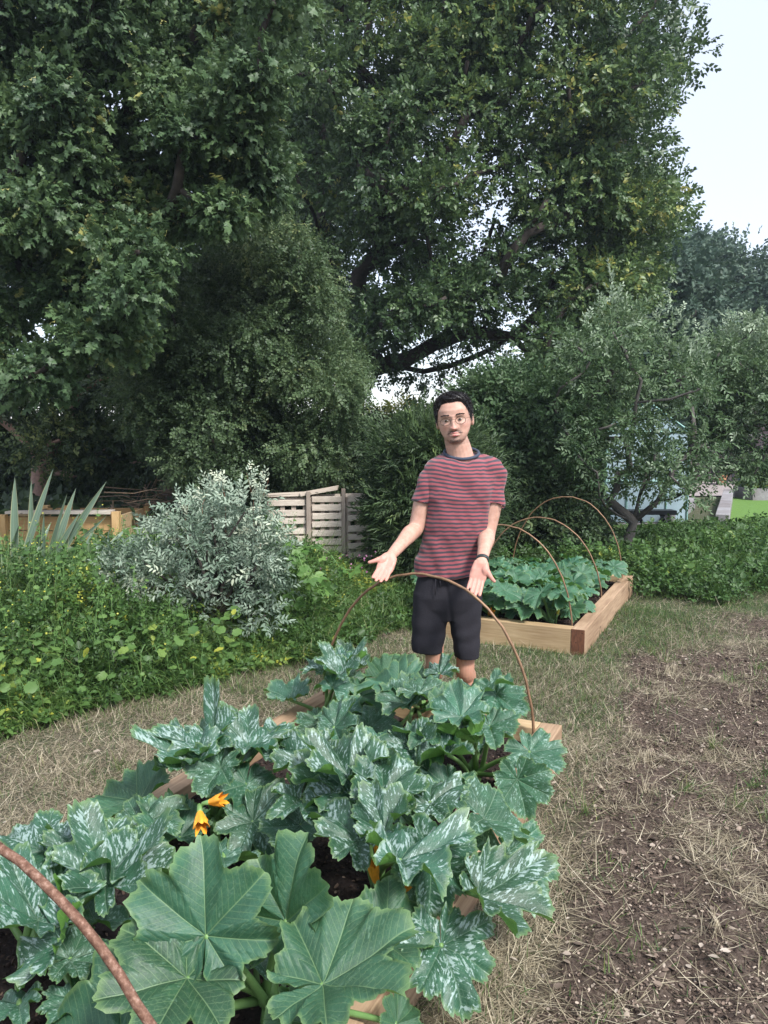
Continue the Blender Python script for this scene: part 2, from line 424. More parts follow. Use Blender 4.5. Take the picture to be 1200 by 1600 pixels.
def poly_clumps(poly, Y0, D, n, r0, r1, holes=(), rg=None, minsep=.75, zmin=None):
    """clump centres with real depth filling the part of the scene seen through poly at distance about Y0"""
    rg = rg or rng; xs = [q[0] for q in poly]; ys = [q[1] for q in poly]
    C = []; R = []
    tries = 0
    while len(C) < n and tries < n*200:
        tries += 1
        px = rg.uniform(min(xs), max(xs)); py = rg.uniform(min(ys), max(ys))
        if not inpoly(np.array([px]), np.array([py]), poly)[0]: continue
        if any((px-h[0])**2+(py-h[1])**2 < h[2]**2 for h in holes): continue
        r = rg.uniform(r0, r1); Yc = Y0+rg.uniform(-D, D)
        q = at(px, py, Yc)
        if zmin is not None and q[2] < zmin: continue
        if C:
            dd = np.linalg.norm(np.array(C)-q, axis=1)
            if (dd < minsep*(np.array(R)+r)*.5*2*.6).any(): continue
        C.append(q); R.append(r)
    return np.array(C), np.array(R)
def skeleton(base, fork, C, r_trunk, rg=None, wob=.12, seg=.5, upness=.35, mid=()):
    """trunk from base to fork, limbs out to every clump centre; returns MB of trunk and MB of limbs"""
    rg = rg or rng
    nodes = [np.array(base, float)]; par = [-1]
    def grow(i, tgt, w_):
        p0 = nodes[i]; L = np.linalg.norm(tgt-p0); k = max(2, int(L/seg)); b = i
        off = rg.normal(0, 1, 3)*w_*L; off2 = np.array([0, 0, 1])*upness*L*.25
        for q in range(1, k+1):
            t = q/k
            nodes.append(p0*(1-t)+tgt*t+math.sin(math.pi*t)*(off*.5-off2*(1 if w_ > 0 else 0))+(rg.normal(0, .03*L/k, 3) if q < k else 0))
            par.append(b); b = len(nodes)-1
        return b
    pts = [fork] if not isinstance(fork, list) else fork
    b = 0
    for f in pts: b = grow(b, np.array(f, float), .03)
    trunk_end = b
    for m_ in mid: grow(trunk_end, np.array(m_, float), .06)
    order = np.argsort(np.linalg.norm(C-nodes[trunk_end], axis=1))
    for ci in order:
        tgt = C[ci]; N_ = np.array(nodes[trunk_end:])
        d = np.linalg.norm(N_-tgt, axis=1)
        pen = d+.55*np.linalg.norm(N_-nodes[trunk_end], axis=1)*.5+np.maximum(0, N_[:, 2]-tgt[2]+.1)*.8
        grow(int(np.argmin(pen))+trunk_end, tgt, wob)
    cnt = np.zeros(len(nodes)); hasch = np.zeros(len(nodes), bool)
    for i in range(1, len(nodes)): hasch[par[i]] = True
    cnt[~hasch] = 1
    for i in range(len(nodes)-1, 0, -1): cnt[par[i]] += cnt[i]
    rad_ = np.maximum(.012, r_trunk*(cnt/cnt[0])**.48)
    ch = [[] for _ in nodes]
    for i in range(1, len(nodes)): ch[par[i]].append(i)
    tr, lb = MB(), MB()
    # chains: follow the thickest child
    stack = [(0, 0)]; first = True; done = []
    starts = [(0, None)]
    while starts:
        s, pr = starts.pop(); chain = ([pr] if pr is not None else [])+[s]; cur = s
        while ch[cur]:
            c_ = sorted(ch[cur], key=lambda q: -cnt[q])
            for o_ in c_[1:]: starts.append((o_, cur))
            cur = c_[0]; chain.append(cur)
        Rr = [rad_[q] for q in chain]
        if pr is not None: Rr[0] = min(Rr[0], Rr[1]*1.15)
        P_ = [nodes[q] for q in chain]
        if first:
            k = 1+trunk_end
            Rf = Rr[:]; Rf[0] *= 1.35
            tr.tube(P_[:k+1], Rf[:k+1], 12); lb.tube(P_[k-1:], Rf[k-1:], 8); first = False
        else: lb.tube(P_, Rr, 8 if Rr[0] > .05 else 5)
    return tr, lb, np.array(nodes)
BARK = simple('bark_skin', (.050, .040, .034), .9, .5, 18, bmp=.8)
BARKG = simple('grey_bark', (.085, .078, .07), .9, .4, 22, bmp=.7)
def make_tree(name, label, cat, base, C, R, fork, rt, tm, size, per, mat, bark=BARK, tone=None, group=None, extra=None, mid=(), rg=None, **kw):
    root = empty(name, tuple(base), label, cat, group)
    tr, lb, nodes = skeleton(base, fork, C, rt, mid=mid, rg=rg)
    tr.build('trunk', bark, root, smooth=True)
    lb.build('branches', bark, root, smooth=True)
    tone = rng.uniform(.2, .65, len(C)) if tone is None else tone
    V, F, A = clump_sprigs(C, R, per, tm, size, tone, rg=rg, **kw)
    if extra is not None: V, F, A = merge([(V, F, A)]+extra)
    link('crown', npmesh('crown', V, F, dict(rnd=A)), mat, root)
    return root
OAKM = leafmat('oak_leaves', [(0, (.030, .062, .026)), (.45, (.062, .115, .044)), (.8, (.105, .175, .060)), (.92, (.19, .25, .065)), (1, (.34, .34, .09))], .28, .45, spec=.5)
MAPM = leafmat('maple_leaves', [(0, (.036, .070, .032)), (.5, (.076, .135, .057)), (.85, (.13, .205, .080)), (1, (.36, .36, .12))], .28, .5)
HAWM = leafmat('hawthorn_leaves', [(0, (.038, .068, .030)), (.5, (.075, .125, .055)), (.85, (.13, .19, .085)), (1, (.22, .26, .11))], .35, .5)
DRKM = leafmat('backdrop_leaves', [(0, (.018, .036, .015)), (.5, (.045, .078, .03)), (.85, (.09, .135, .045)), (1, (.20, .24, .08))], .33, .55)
SUNM = leafmat('far_sunlit_leaves', [(0, (.08, .12, .03)), (.5, (.18, .22, .05)), (1, (.5, .42, .10))], .4, .5)  # sunlight on the far foliage is put into this bright yellow
FARM = leafmat('far_tree_leaves', [(0, (.032, .062, .042)), (.5, (.06, .105, .07)), (1, (.11, .16, .10))], .15, .6)  # distance haze is put into the bluish leaf colour
APPM = leafmat('apple_leaves', [(0, (.034, .070, .030)), (.5, (.075, .135, .055)), (.8, (.14, .21, .11)), (1, (.34, .42, .30))], .28, .5)
# --- the big oak in the middle
r1 = np.random.default_rng(101)
poly = [(400, -160), (1040, -160), (1050, 30), (1050, 100), (1010, 170), (985, 225), (1030, 275), (1040, 350), (1020, 410), (1000, 430), (960, 500), (900, 580), (850, 620), (760, 590),
        (700, 600), (620, 590), (560, 560), (520, 500), (470, 330), (420, 200)]
holes = [(722, 372, 55), (610, 600, 34), (668, 640, 40), (500, 380, 30), (425, 310, 40), (1075, 225, 50), (800, 560, 50), (700, 560, 30), (880, 170, 26), (560, 300, 22), (760, 620, 50)]
C, R = poly_clumps(poly, 14, 2.4, 165, .45, .8, holes, r1, .62)
base = at(548, 640, 14); base[2] = 0
C2, R2 = poly_clumps([(470, -100), (1020, -100), (1030, 90), (990, 200), (1020, 330), (960, 430), (880, 540), (700, 560), (640, 540), (640, 420), (560, 330), (480, 260)], 11.9, .5, 52, .4, .65, holes[:1]+holes[6:7], r1, .62)
C = np.concatenate([C, C2]); R = np.concatenate([R, R2])
C3, R3 = poly_clumps([(940, 250), (1022, 275), (1035, 340), (1020, 410), (980, 460), (920, 440)], 13.3, 1.0, 22, .4, .6, (), r1, .6)
C = np.concatenate([C, C3]); R = np.concatenate([R, R3])
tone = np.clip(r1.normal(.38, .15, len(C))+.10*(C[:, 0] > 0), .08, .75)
tm = [sprig(6, .42, .27, lobes=OAK[::2] if 0 else None, seed=i) for i in range(3)]+[sprig(6, .40, .30, lobes='ovate', seed=9+i) for i in range(2)]
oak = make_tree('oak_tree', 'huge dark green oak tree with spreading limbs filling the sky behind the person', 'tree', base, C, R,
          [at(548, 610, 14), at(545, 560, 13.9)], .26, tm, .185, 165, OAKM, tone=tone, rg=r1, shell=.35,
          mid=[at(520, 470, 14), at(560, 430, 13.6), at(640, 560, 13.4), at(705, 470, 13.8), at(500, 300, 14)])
# --- field maple overhanging from the left
r2 = np.random.default_rng(102)
poly = [(-90, -120), (480, -120), (480, 20), (455, 110), (430, 200), (415, 280), (370, 330), (320, 380), (260, 440), (215, 510), (150, 560), (60, 590), (-90, 600)]
holes = [(60, 520, 60), (150, 560, 40), (10, 245, 32), (300, 30, 24), (30, 30, 26), (330, 300, 28), (240, 470, 22)]
C, R = poly_clumps(poly, 7.6, .9, 125, .22, .40, holes, r2, .6)
base = np.array([-4.6, 7.9, 0])
tm = [sprig(5, .34, .34, lobes=MAPLE, seed=20+i, fold=.1) for i in range(4)]
# hanging pale green keys
k = 900; ci = r2.integers(0, len(C), k); d = unit(r2.normal(0, 1, (k, 3))+np.array([0, -.5, 0])); Pk = C[ci]+d*(R[ci]*1.02)[:, None]
kv = np.array([(0, 0, 0), (.32, .25, 0), (.5, .0, .0), (.30, .08, 0), (-.32, .25, 0), (-.5, 0, 0), (-.3, .08, 0)]); kf = np.array([(0, 1, 3), (1, 2, 3), (0, 6, 4), (4, 6, 5)])
keys = scatter(kv, kf, Pk, frame_rot(unit(r2.normal(0, .6, (k, 3))+np.array([0, 0, -.7])), unit(r2.normal(0, 1, (k, 3))+np.array([0, -1, 0]))), r2.uniform(.045, .075, k), np.full(k, 1.0))
maple = make_tree('field_maple', 'field maple with lobed grey green leaves and pale hanging keys overhanging from the left edge', 'tree', base, C, R,
          [np.array([-4.4, 7.9, 2.0]), np.array([-4.1, 7.8, 3.4])], .18, tm, .118, 300, MAPM, tone=np.clip(r2.normal(.45, .15, len(C)), .1, .8), rg=r2,
          extra=[keys], droop=.35, shell=.3)
# --- fine-leaved hawthorn below it
r3 = np.random.default_rng(103)
poly = [(250, 430), (330, 370), (400, 340), (455, 370), (480, 440), (500, 520), (545, 590), (550, 650), (520, 690), (490, 745), (400, 730), (300, 740), (250, 690), (200, 640), (210, 540)]
C, R = poly_clumps(poly, 9.3, .9, 75, .26, .46, [(310, 480, 24), (235, 640, 20)], r3, .6)
tm = [sprig(9, .20, .15, spread=1.0, seed=30+i) for i in range(4)]
base = at(335, 760, 9.4); base[2] = 0
haw = make_tree('hawthorn_tree', 'small leaved hawthorn with soft drooping twigs left of the person above the pallet screen', 'tree', base, C, R,
          [at(335, 700, 9.4), at(345, 640, 9.4)], .06, tm, .19, 330, HAWM, tone=np.clip(r3.normal(.5, .14, len(C)), .1, .85), rg=r3, droop=.5, shell=.25, bark=BARKG)
# --- shaded tree behind the compost bay, forked pink trunk
r4 = np.random.default_rng(104)
poly = [(-60, 560), (40, 575), (120, 560), (200, 540), (290, 560), (330, 640), (300, 730), (200, 735), (120, 715), (20, 700), (-60, 690)]
C, R = poly_clumps(poly, 12.5, 1.2, 60, .35, .6, [(60, 640, 50), (150, 640, 42), (20, 620, 30), (220, 650, 26)], r4, .6)
base = at(62, 800, 12); base[2] = 0
PINKB = simple('pale_bark', (.30, .19, .15), .85, .3, 20, bmp=.6)
tm = [sprig(7, .34, .22, seed=40+i) for i in range(4)]
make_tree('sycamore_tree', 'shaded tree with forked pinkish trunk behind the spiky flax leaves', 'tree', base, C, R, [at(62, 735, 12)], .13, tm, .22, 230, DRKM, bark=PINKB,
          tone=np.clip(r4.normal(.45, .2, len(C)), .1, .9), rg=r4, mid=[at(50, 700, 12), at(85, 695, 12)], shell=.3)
# --- taller trees behind, closing the left background
for (poly, Y0, nn, seed, bx, lab, hl) in (
    ([(-80, 300), (120, 330), (300, 400), (330, 500), (250, 560), (120, 520), (-80, 500)], 17, 36, 105, 120, 'dark tall tree closing the gap under the field maple', [(60, 520, 90), (150, 540, 50), (10, 350, 40)]),
    ([(330, 40), (470, 60), (520, 200), (500, 420), (430, 500), (360, 420), (330, 250)], 19, 30, 106, 430, 'dark tree seen between the field maple and the oak', [(425, 310, 45)])):
    rr_ = np.random.default_rng(seed)
    C, R = poly_clumps(poly, Y0, 1.5, nn, .7, 1.1, hl, rr_, .6)
    base = at(bx, 640, Y0); base[2] = 0
    make_tree('ash_tree', lab, 'tree', base, C, R, [at(bx, 600, Y0)], .3, [sprig(6, .42, .27, seed=50+i) for i in range(3)], .32, 170, DRKM,
              tone=np.clip(rr_.normal(.4, .15, len(C)), .1, .8), rg=rr_, shell=.3)
# --- far trees at the right, blue with distance
r7 = np.random.default_rng(107)
for (poly, Y0, nn, bx, lab) in (
    ([(1030, 400), (1100, 392), (1170, 425), (1210, 470), (1260, 500), (1270, 640), (1130, 640), (1030, 560)], 30, 55, 1150, 'far bluish tree with rounded top behind the apple trees at the right edge'),
    ([(930, 430), (1000, 410), (1060, 420), (1100, 500), (1080, 620), (980, 640), (900, 600)], 24, 50, 1010, 'far dark tree just right of the oak behind the tall apple shoots')):
    C, R = poly_clumps(poly, Y0, 2, nn, .9, 1.5, (), r7, .55)
    base = at(bx, 700, Y0); base[2] = 0
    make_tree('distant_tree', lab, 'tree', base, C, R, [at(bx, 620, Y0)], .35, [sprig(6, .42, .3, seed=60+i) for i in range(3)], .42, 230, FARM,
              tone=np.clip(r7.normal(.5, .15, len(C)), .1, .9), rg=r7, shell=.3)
# --- shrubs along the back
def shrub(name, label, cat, poly, Y0, D, nn, r0_, r1_, seed, tm, size, per, mat, bx, holes=(), group=None, tmean=.45, **kw):
    rr_ = np.random.default_rng(seed)
    C, R = poly_clumps(poly, Y0, D, nn, r0_, r1_, holes, rr_, .55)
    base = at(bx, 800, Y0); base[2] = 0
    root = empty(name, tuple(base), label, cat, group)
    st = MB()
    for i in range(0, len(C)):
        m0 = base+np.array([rr_.normal(0, .08), rr_.normal(0, .08), 0]); q = C[i]
        st.tube([m0, (m0+q)/2+np.array([0, 0, .12*q[2]])+rr_.normal(0, .05, 3), q], [.02, .014, .006], 5)
    st.build('stems', BARK, root)
    V, F, A = clump_sprigs(C, R, per, tm, size, np.clip(rr_.normal(tmean, .15, len(C)), .05, .9), rg=rr_, **kw)
    link('foliage', npmesh('foliage', V, F, dict(rnd=A)), mat, root)
    return root
NEED = [sprig(12, .26, .045, spread=.55, seed=70+i) for i in range(4)]
SM = [sprig(7, .26, .17, seed=80+i, lobes='ovate') for i in range(4)]
FEATM = leafmat('broom_leaves', [(0, (.028, .055, .024)), (.5, (.06, .105, .042)), (.85, (.10, .16, .06)), (1, (.18, .25, .09))], .3, .5)
shrub('broom_bush', 'feathery dark green bush behind the right arm of the person beside the pallets', 'bush',
      [(628, 730), (640, 695), (662, 680), (700, 685), (725, 720), (730, 800), (700, 870), (655, 870), (632, 840), (624, 790)], 7.8, .5, 36, .18, .28, 110, NEED, .26, 330, FEATM, 640, up=.1, out=1.0, tmean=.5)
shrub('laurel_bush', 'glossy dark shrub right behind the head and shoulder of the person', 'bush',
      [(735, 640), (780, 600), (850, 610), (900, 640), (900, 740), (860, 800), (780, 810), (740, 760)], 9.6, .6, 36, .26, .42, 111, SM, .24, 170, APPM, 800, tmean=.3)
shrub('privet_hedge', 'dark shaded shrubbery low behind the compost bay at the left', 'bush',
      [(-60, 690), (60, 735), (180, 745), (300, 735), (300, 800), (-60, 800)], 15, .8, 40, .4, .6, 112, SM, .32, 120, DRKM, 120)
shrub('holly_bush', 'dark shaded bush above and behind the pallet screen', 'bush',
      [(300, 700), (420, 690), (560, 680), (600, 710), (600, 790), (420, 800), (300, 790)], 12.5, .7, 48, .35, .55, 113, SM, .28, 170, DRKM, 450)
shrub('elder_bush', 'sunlit yellow green bush far behind the hands and head of the person', 'bush',
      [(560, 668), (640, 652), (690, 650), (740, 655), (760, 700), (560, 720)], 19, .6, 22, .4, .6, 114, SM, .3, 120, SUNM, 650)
shrub('bramble_bush', 'deep green thicket behind the second raised bed and its hoops', 'bush',
      [(740, 760), (870, 740), (930, 780), (940, 850), (800, 860), (740, 850)], 9.0, .4, 30, .2, .34, 115, SM, .2, 130, HAWM, 840, tmean=.45)
shrub('hazel_bush', 'dark bush filling the gap between the laurel and the greenhouse', 'bush',
      [(840, 590), (940, 560), (960, 640), (950, 760), (860, 760)], 15, .6, 30, .4, .6, 116, SM, .3, 150, DRKM, 900)
# ================================================================ RAISED BEDS AND HOOPS
BH = .172
AXU = np.array([UD, VD, [0, 0, 1.]])           # local axes for boxes laid along the beds
ang_u = -math.atan2(UD[1], UD[0])
W_SIDE = woodmat('sleeper_wood', (.46, .325, .21), (.25, .16, .10), 1.0, (1, 16, 16), ang_u)
W_END = woodmat('sleeper_end_wood', (.56, .42, .25), (.34, .235, .12), 1.0, (1, 16, 16), -math.atan2(VD[1], VD[0]))
W_DARK = woodmat('end_grain', (.20, .085, .045), (.07, .03, .018), 2.0, (3, 9, 3), ang_u)
m, n, l, p = mat_new('compost'); oc = objco(n)
f1 = noise_n(n, l, 55, 6, oc, .75); r_ = ramp(n, [(.35, (.012, .009, .008)), (.55, (.03, .021, .018)), (.75, (.085, .06, .045))]); l.new(f1, r_.inputs[0])
l.new(r_.outputs[0], p.inputs['Base Color']); p.inputs['Roughness'].default_value = .95; p.inputs['Specular IOR Level'].default_value = .2
bump(n, l, p, f1, 1, .012); COMPOST = m
CRUMB = leafmat('compost_crumb', [(0, (.012, .009, .008)), (.6, (.035, .024, .02)), (.9, (.09, .06, .045)), (1, (.2, .15, .11))], 0, .9, spec=.15)
def bed(b, label, nearend):
    c = uv((b['u0']+b['u1'])/2, (b['v0']+b['v1'])/2)
    root = empty('raised_bed', tuple(c), label, 'raised bed', 'raised beds of timber sleepers')
    t = .10; L = b['u1']-b['u0']; Wd = b['v1']-b['v0']
    for v, mt in ((b['v0']+t/2, W_SIDE), (b['v1']-t/2, W_SIDE)):
        mb = MB(); mb.box(uv((b['u0']+b['u1'])/2, v, BH/2-.02), (L, t, BH+.04), AXU, .002)
        o = mb.build('sleeper', mt, root, bevel=.005)
        mb = MB(); mb.box(uv(b['u0']-.0005, v, BH/2-.02), (.004, t-.006, BH+.034), AXU)
        mb.build('end_grain', W_DARK, o, bevel=.001)
    for u in (b['u0']+t/2, b['u1']-t/2):
        mb = MB(); mb.box(uv(u, (b['v0']+b['v1'])/2, BH/2-.021), (t, Wd-2*t-.006, BH+.034), AXU, .002)
        mb.build('sleeper', W_END, root, bevel=.005)
    # the compost inside, an uneven surface
    nu, nv = 90, 50
    uu, vv = np.meshgrid(np.linspace(b['u0']+t, b['u1']-t, nu), np.linspace(b['v0']+t, b['v1']-t, nv), indexing='ij')
    zz = .105+.05*(vnoise(uu, vv, 61, 3)-.5)+.03*(vnoise(uu, vv, 62, 11)-.5)+.015*(vnoise(uu, vv, 63, 27)-.5)
    V = uu[..., None]*UD+vv[..., None]*VD; V[..., 2] = zz
    idx = np.arange(nu*nv).reshape(nu, nv)
    F = np.stack([idx[:-1, :-1], idx[1:, :-1], idx[1:, 1:], idx[:-1, 1:]], -1).reshape(-1, 4)
    so_ = link('soil', npmesh('soil', V.reshape(-1, 3), F, smooth=True), COMPOST, root)
    k = 9000; pu = rng.uniform(b['u0']+t+.01, b['u1']-t-.01, k); pv = rng.uniform(b['v0']+t+.01, b['v1']-t-.01, k)
    P = pu[:, None]*UD+pv[:, None]*VD; P[:, 2] = .108+.05*(vnoise(pu, pv, 61, 3)-.5)+.03*(vnoise(pu, pv, 62, 11)-.5)+.015*(vnoise(pu, pv, 63, 27)-.5)
    tv = np.array([(-.5, -.22, 0), (.1, -.3, .05), (.5, -.1, 0), (.42, .2, .03), (-.1, .28, 0), (-.45, .15, .04), (0, 0, .3)])
    tf = np.array([(6, 0, 1), (6, 1, 2), (6, 2, 3), (6, 3, 4), (6, 4, 5), (6, 5, 0)])
    V, F, A = scatter(tv, tf, P, frame_rot(rng.normal(0, 1, (k, 3)), rng.normal(0, .4, (k, 3))+np.array([0, 0, 1])), rng.uniform(.006, .02, k), rng.random(k)**1.3)
    link('soil_crumbs', npmesh('soil_crumbs', V, F, dict(rnd=A)), CRUMB, root)['kind'] = 'stuff'
    return root
bed(BED, 'near raised bed of pale timber sleepers filled with dark compost, in front of the person', True)
bed(BED2, 'far raised bed of timber sleepers with a dark front corner behind the person', False)

m, n, l, p = mat_new('rusty_rod'); oc = objco(n)
f1 = noise_n(n, l, 90, 5, oc, .7); f2 = noise_n(n, l, 9, 3, oc)
r_ = ramp(n, [(.3, (.07, .028, .016)), (.5, (.16, .080, .050)), (.62, (.27, .16, .115)), (.75, (.42, .33, .28))]); l.new(f1, r_.inputs[0])
l.new(r_.outputs[0], p.inputs['Base Color']); p.inputs['Roughness'].default_value = .7; p.inputs['Metallic'].default_value = .25
bump(n, l, p, f1, .5, .002); RUST = m
RUST2 = simple('brown_rod', (.22, .13, .075), .5, .35, 30, metal=.3, bmp=.4)
def hoop(u, v0, v1, z0, h, r, label, mat, lean=0, sq=2.0, k=40, du=0):
    c = uv(u, (v0+v1)/2); mb = MB(); P = []
    a = (v1-v0)/2
    for i in range(k+1):
        g = math.pi*i/k; cs, sn = math.cos(g), math.sin(g)
        x = a*math.copysign(abs(cs)**(2/sq), cs); z = h*abs(sn)**(2/sq)
        P.append(uv(u+lean*z+du*x/a, (v0+v1)/2+x, z0+z)+rng.normal(0, .0015, 3))
    P = [P[0]-np.array([0, 0, .12])]+P+[P[-1]-np.array([0, 0, .12])]
    mb.tube(P, r, 10)
    o = mb.mesh('metal_hoop', True); ob = link('metal_hoop', o, mat)
    return tag(ob, label, 'hoop', 'rusty metal hoops over the raised beds')
# five hoops
hoop(3.47, -2.035, -.885, .10, .775, .0068, 'tall brown hoop over the near bed, passing right behind the fingers of the person', RUST2, sq=2.05)
hoop(.85, -2.02, -.66, .10, .77, .0080, 'thick rusty hoop closest to the viewer, cutting across the bottom left corner', RUST, sq=2.25)
hoop(5.63, -2.26, -1.165, .10, .78, .0062, 'nearest hoop of the far bed, its foot beside the dark corner block', RUST2, sq=2.0)
hoop(6.7, -2.24, -1.14, .10, .735, .0062, 'middle hoop of the three over the far bed', RUST2, sq=2.0)
hoop(7.66, -2.22, -1.11, .10, .85, .006, 'furthest and tallest hoop at the back of the far bed by the apple tree', RUST2, sq=2.1)
# ================================================================ COURGETTE PLANTS
VEIN = np.radians([0, 50, -50, 98, -98, 145, -145])
def courgette_leaf(seed, deep, fold, droop, cup, ruffle, teeth=58, asym=.1, gf=0.):
    """palmate leaf of unit length, stalk joint at the origin, tip along +Y; UV = (along vein, across vein)"""
    r = np.random.default_rng(seed)
    lob = np.array([1, .92, .92, .80, .80, .62, .62])*(1+r.normal(0, asym*.5, 7))
    order = np.argsort(VEIN); va = VEIN[order]; lr = lob[order]
    bounds = np.concatenate([[-math.pi*.985], (va[:-1]+va[1:])/2, [math.pi*.985]])
    ths = []
    sub = 13
    for i in range(7):
        ths += list(np.linspace(bounds[i], va[i], sub, endpoint=False)); ths += list(np.linspace(va[i], bounds[i+1], sub, endpoint=False))
    ths.append(bounds[-1]); th = np.array(ths); nt = len(th)
    vi = np.argmin(np.abs(th[:, None]-va[None]), axis=1); dl = th-va[vi]
    half = np.where(dl >= 0, np.append(bounds[1:], 0)[vi]-va[vi], va[vi]-bounds[vi]); q = np.abs(dl)/half
    sin_l = np.array([.25]+[deep*(1+r.normal(0, .05)) for _ in range(6)]+[.25])
    nb = np.where(dl >= 0, vi+1, vi)
    Rs = np.where((nb == 0) | (nb == 7), .30, sin_l[nb]*np.minimum(lr[vi], np.append(lr, lr[-1])[nb]*0+lr[vi]))
    # average neighbour lobes so both sides of a sinus agree
    for b in range(1, 7):
        Rs[nb == b] = sin_l[b]*(lr[b-1]+lr[b])/2
    sh = q**(2.1 if deep < .70 else (1.45 if teeth == 70 else 1.9))
    Rr = lr[vi]*(1-sh)+Rs*sh
    # a secondary shoulder on every lobe, and teeth
    Rr *= 1+.07*np.exp(-((q-.5)/.14)**2)
    saw = np.modf((th+math.pi)/(2*math.pi)*teeth+.3*np.sin(5*th+seed))[0]
    Rr *= 1+(.05 if teeth == 70 else .075)*(np.abs(saw-.5)*2-.4)*(1-.6*np.exp(-(q/.05)**2))
    Rr *= 1-.04*np.cos(th*9+seed)*(q > .1)
    nr = 20; tt = np.linspace(0, 1, nr)**.85
    r_ = tt[:, None]*Rr[None]; TH = np.broadcast_to(th, r_.shape); DL = np.broadcast_to(dl, r_.shape)
    x = r_*np.sin(TH); y = r_*np.cos(TH); d = r_*np.abs(np.sin(DL)); s_ = r_*np.cos(DL)
    tq = np.broadcast_to(tt[:, None], r_.shape)
    z = fold*d*1.0+cup*r_**1.0*.5-droop*r_**2.2*.75
    z += -.010*np.exp(-(d/.018)**2)*(r_ > .02)
    # pucker between the side veins
    ph = (s_-.95*d)*11
    z += (.018 if teeth == 70 else .012)*np.abs(np.sin(math.pi*ph))*sst(.02, .09, d)
    z += ruffle*(tq**3)*np.sin(th*7+seed*1.3)[None]*.9+ruffle*.6*(tq**4)*np.sin(th*17+seed)[None]
    z += ruffle*.35*np.sin(x*9+seed)*np.cos(y*8+seed*2)*tq
    # every lobe lifts or hangs by its own amount
    lift = r.normal(0, .20 if deep < .7 else .11, 7); wl = np.exp(-((th[:, None]-va[None])/.42)**2); lf = (wl*lift).sum(1)/wl.sum(1)
    z += lf[None]*r_**1.8
    z += (.34 if deep < .69 else .14)*r.uniform(-.2, 1, 7)[vi][None]*(np.broadcast_to(q, r_.shape)**2)*tq**3*.35
    z += gf*np.sqrt(x*x+.003)+.10*(vnoise(x, y, seed, 2.3)-.5)*tq
    # lobes bend sideways a little
    x = x+.06*np.sin(y*3+seed)*tq**2
    V = np.stack([x, y, z], -1).reshape(-1, 3)
    idx = np.arange(nr*nt).reshape(nr, nt)
    F = np.stack([idx[:-1, :-1], idx[:-1, 1:], idx[1:, 1:], idx[1:, :-1]], -1).reshape(-1, 4)
    return npmesh('leaf', V, F, dict(edge=tq.ravel(), rim=np.broadcast_to(q, r_.shape).ravel()), smooth=True, uvs=np.stack([s_, d], -1).reshape(-1, 2))
